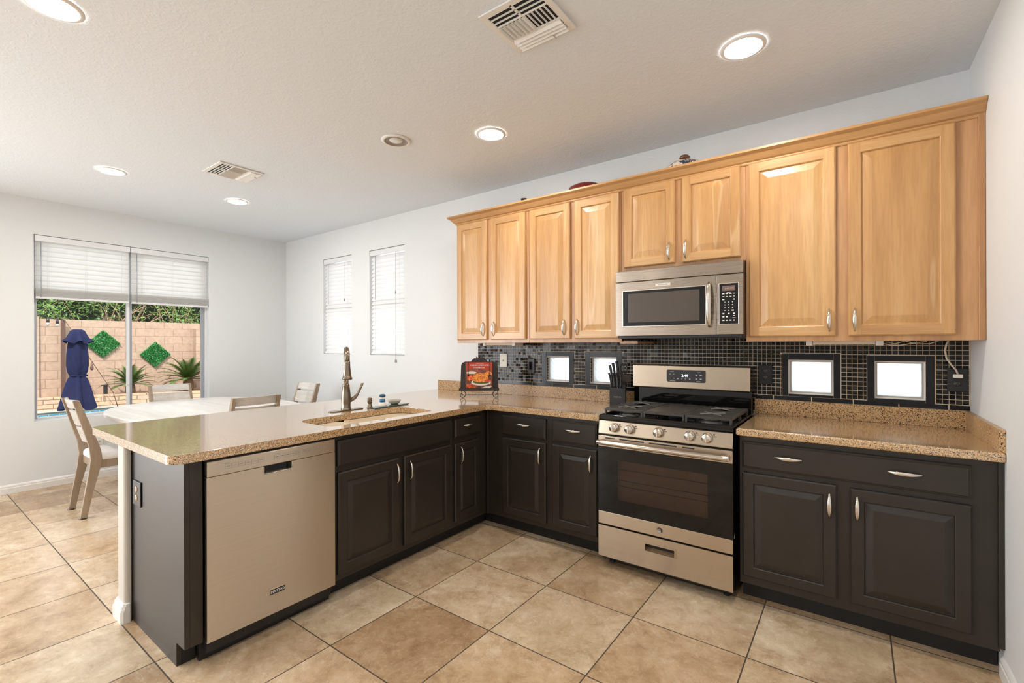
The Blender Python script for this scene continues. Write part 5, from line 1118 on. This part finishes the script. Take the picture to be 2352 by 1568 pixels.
mb = MB(); mb.prism([(x - .2, y) for x, y in line] + [(BX + .0, 8), (BX + .0, .5)], 'z', -.02, .20); tag(mb.build('planting_bed', 'soil'), 'red brown soil bed at the foot of the block wall', 'soil', kind='stuff')

def leaves(mb, pts, size, asp=3.2, mi=0, flatn=None):
    for p in pts:
        d_ = Vector((random.gauss(0, 1), random.gauss(0, 1), random.gauss(0, .8)))
        if flatn is not None: d_ = d_ - Vector(flatn) * d_.dot(Vector(flatn)) * .6
        d_.normalize(); n_ = Vector((random.gauss(.5, .8), random.gauss(-.3, .8), random.gauss(.7, .8))).cross(d_)
        if n_.length < .1: continue
        n_.normalize(); L = size * random.uniform(.6, 1.3); w_ = L / asp; p = Vector(p)
        mb.add([p - d_ * L / 2, p + n_ * w_ / 2, p + d_ * L / 2, p - n_ * w_ / 2], [(0, 1, 2, 3)], mi)
random.seed(11)
t = thing('hedge', 'tall leafy hedge with bare branches rising behind the block wall', 'hedge')
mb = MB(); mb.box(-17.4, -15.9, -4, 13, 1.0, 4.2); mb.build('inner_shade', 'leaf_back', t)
mb = MB(); P_ = []
for i in range(26000):
    y = random.uniform(.2, 8.5); z = 1.75 + random.random() ** 1.0 * 1.9; x = -15.15 - random.random() * .75 + .15 * math.sin(y * 5 + z * 4)
    dens = .62 + .38 * math.sin(y * 3.1 + 1.3) * math.cos(z * 5 + y)
    if 3.4 < y < 4.9 and z < 2.35: dens *= .45
    if random.random() < dens: P_.append((x, y, z))
leaves(mb, P_, .092, 3.0); mb.build('foliage', 'hedge_leaf', t, fixn=False)
mb = MB()
for i in range(75):
    y = random.choice([random.uniform(3.0, 5.4), random.uniform(.5, 8)]); a = Vector((-15.3 - random.random() * .4, y, 1.7 + random.random() * .3)); dr_ = Vector((random.gauss(.1, .15), random.gauss(0, .75), random.uniform(.15, 1))).normalized()
    b_ = a + dr_ * random.uniform(.4, 1.1); mid = (a + b_) / 2 + Vector((random.gauss(.05, .04), random.gauss(0, .05), random.gauss(0, .05)))
    mb.tube([a, mid, b_], [random.uniform(.008, .018), .009, .004], 5, cap=False)
mb.build('branches', 'branch', t)
for lbl, cy, cz in (('green artificial boxwood square hung as a diamond behind the umbrella', 3.225, 1.392), ('green artificial boxwood square hung as a diamond nearer the right of the window', 4.262, 1.122)):
    t = thing('boxwood_panel', lbl, 'wall plant', (BX, cy, cz), group='boxwood diamonds on the block wall')
    h_ = .325; mb = MB(); mb.prism([(0, -h_), (h_, 0), (0, h_), (-h_, 0)], 'x', .004, .03); mb.build('backing_mat', 'boxwood_leaf', t)
    mb = MB(); P_ = []
    while len(P_) < 2600:
        a, b_ = random.uniform(-1, 1), random.uniform(-1, 1)
        if abs(a) + abs(b_) < 1.03: P_.append((.03 + random.random() * .035, a * h_, b_ * h_))
    leaves(mb, P_, .030, 1.8); mb.build('leaf_cover', 'boxwood_leaf', t, fixn=False)
def sago(lbl, x, y, z, s, lean=0):
    t = thing('sago_palm', lbl, 'palm', (x, y, z), group='sago palms in the planting bed')
    mb = MB(); mb.lathe([(.09 * s, 0), (.11 * s, .08 * s), (.10 * s, .22 * s), (.07 * s, .30 * s)], n=14); mb.build('trunk', 'palm_trunk', t)
    mb = MB()
    for k in range(34):
        az = k * 2.399; el = 1.25 - 1.35 * (k / 34); L = s * random.uniform(.50, .66); p0 = Vector((0, 0, .27 * s)); dh = Vector((math.cos(az), math.sin(az), 0))
        prev = p0; pts = []
        for j in range(11):
            u = j / 10; e_ = el - u * u * .7; prev = prev + (dh * math.cos(e_) + Vector((0, 0, math.sin(e_)))) * L / 10; pts.append(prev.copy())
        mb.tube([p0] + pts, .004 * s, 4, cap=False); sd_ = dh.cross(Vector((0, 0, 1)))
        for j in range(1, 11):
            for sub in (0, .5):
                q = pts[j - 1].lerp(pts[j], sub); tdir = (pts[j] - pts[j - 1]).normalized()
                for sg in (-1, 1):
                    ll = .15 * s * math.sin(PI * min(1, (j + sub) / 10 * .85 + .12)) ; e1 = q + (sd_ * sg * .82 + tdir * .6 + Vector((0, 0, .12))) * ll; w_ = tdir * .017 * s
                    mb.add([q - w_, q + w_, e1], [(0, 1, 2)])
    mb.build('fronds', 'palm_leaf', t, fixn=False)
sago('green sago palm showing behind the window mullion', -13.85, 3.56, .19, .90)
sago('green and yellow sago palm at the right of the window', -13.75, 4.72, .19, 1.12)
t = thing('path_light', 'small black path light on the planting bed', 'garden light', (-14.15, 3.17, .19))
mb = MB(); mb.box(-.03, .03, -.035, .035, 0, .24); mb.build('post', 'black_plastic', t); mb = MB(); mb.box(-.03, .06, -.075, .045, .222, .25); mb.build('hood', 'black_plastic', t)
# umbrella
random.seed(3)
t = thing('patio_umbrella', 'closed navy blue patio umbrella outside the window', 'umbrella', (-9.6, 1.822, 0))
def cloth(prof, n=96, folds=9, amp=.16, ph=0.0):
    mb = MB(); rings = []
    for k, (r, z, am) in enumerate(prof):
        rings.append([((r * (1 + am * math.cos(folds * a + ph + .5 * math.sin(3 * a)) * .8)) * math.cos(a), (r * (1 + am * math.cos(folds * a + ph + .5 * math.sin(3 * a)))) * math.sin(a), z + (.02 * math.cos(folds * a) if k == len(prof) - 1 else 0)) for a in [2 * PI * i / n for i in range(n)]])
    for a, b in zip(rings, rings[1:]): bridge(mb, a, b, 0, True)
    mb.add(rings[0], [list(range(n))]); return mb
cloth([(.050, 1.600, .05), (.078, 1.580, .10), (.118, 1.47, .18), (.158, 1.405, .25)], folds=6).build('top_vent', 'navy_cloth', t)
cloth([(.070, 1.50, .10), (.100, 1.38, .14), (.112, 1.20, .16), (.112, 1.05, .18), (.100, .95, .18), (.085, .905, .18), (.080, .885, .15), (.100, .84, .2), (.135, .68, .24), (.165, .50, .25), (.188, .385, .25)], folds=5, ph=.9).build('canopy', 'navy_cloth', t)
mb = MB(); mb.tube([(.082 * math.cos(a), .082 * math.sin(a), .893) for a in [2 * PI * i / 20 for i in range(21)]], .010, 8, cap=False); mb.box(-.01, .01, .08, .12, .88, .905); mb.build('tie_strap', 'navy_cloth', t)
mb = MB(); mb.tube([(0, 0, .0), (0, 0, 1.60)], .019, 12); mb.build('pole', 'pole_metal', t); mb = MB(); mb.lathe([(.24, -.019), (.24, .02), (.06, .05), (.03, .20), (0, .20)], n=28); mb.build('umbrella_base', 'pole_metal', t)
# string lights, post and guy rope
t = thing('light_post', 'dark brown steel post standing against the block wall', 'post', (-14.45, 2.50, -.02)); mb = MB(); mb.box(-.035, .035, -.035, .035, 0, 1.96); mb.build('post_shaft', 'brown_post', t)
mb = MB(); mb.tube([(-14.4, 2.50, 1.93), (-12.4, 2.16, 1.80), (-11.0, 1.90, 1.80), (-11.0, 1.78, 1.81), (-11, 1.66, 1.86), (-11, 1.3, 2.0)], .006, 6); tag(mb.build('string_cable', 'black_plastic'), 'thin dark cable holding the string light bulbs', 'cable')
for k, (y, z) in enumerate(((1.714, 1.80), (1.832, 1.785))):
    t = thing('string_bulb', ['left hanging clear bulb of the string lights', 'right hanging clear bulb of the string lights'][k], 'bulb', (-11, y, z), group='string light bulbs')
    mb = MB(); mb.lathe([(.006, .015), (.020, .0), (.022, -.05), (.015, -.055)], n=12); mb.build('socket', 'black_plastic', t); mb = MB(); mb.lathe([(.014, -.055), (.022, -.075), (.020, -.10), (.0, -.118)], n=12); mb.build('glass_bulb', 'clear_bulb', t)
mb = MB(); mb.tube([(-13.2, 2.31, 1.88), (-13.2, 2.736, 1.007), (-13.2, 3.09, .318), (-13.2, 3.17, -.018)], .007, 6); tag(mb.build('guy_rope', 'brown_post'), 'brown rope slanting down from the post to the paving', 'rope')
mb = MB(); mb.lathe([(.0, .10), (.02, .09), (.03, .05), (.045, .0), (.03, -.04), (0, -.05)], (-13.2, 2.733, .870), 12, sx=.7, sy=.7); mb.tube([(-13.2, 2.733, .96), (-13.2, 2.733, 1.012)], .004, 5); tag(mb.build('wind_ornament', 'brown_post'), 'small dark ornament hanging on the slanting rope', 'ornament')
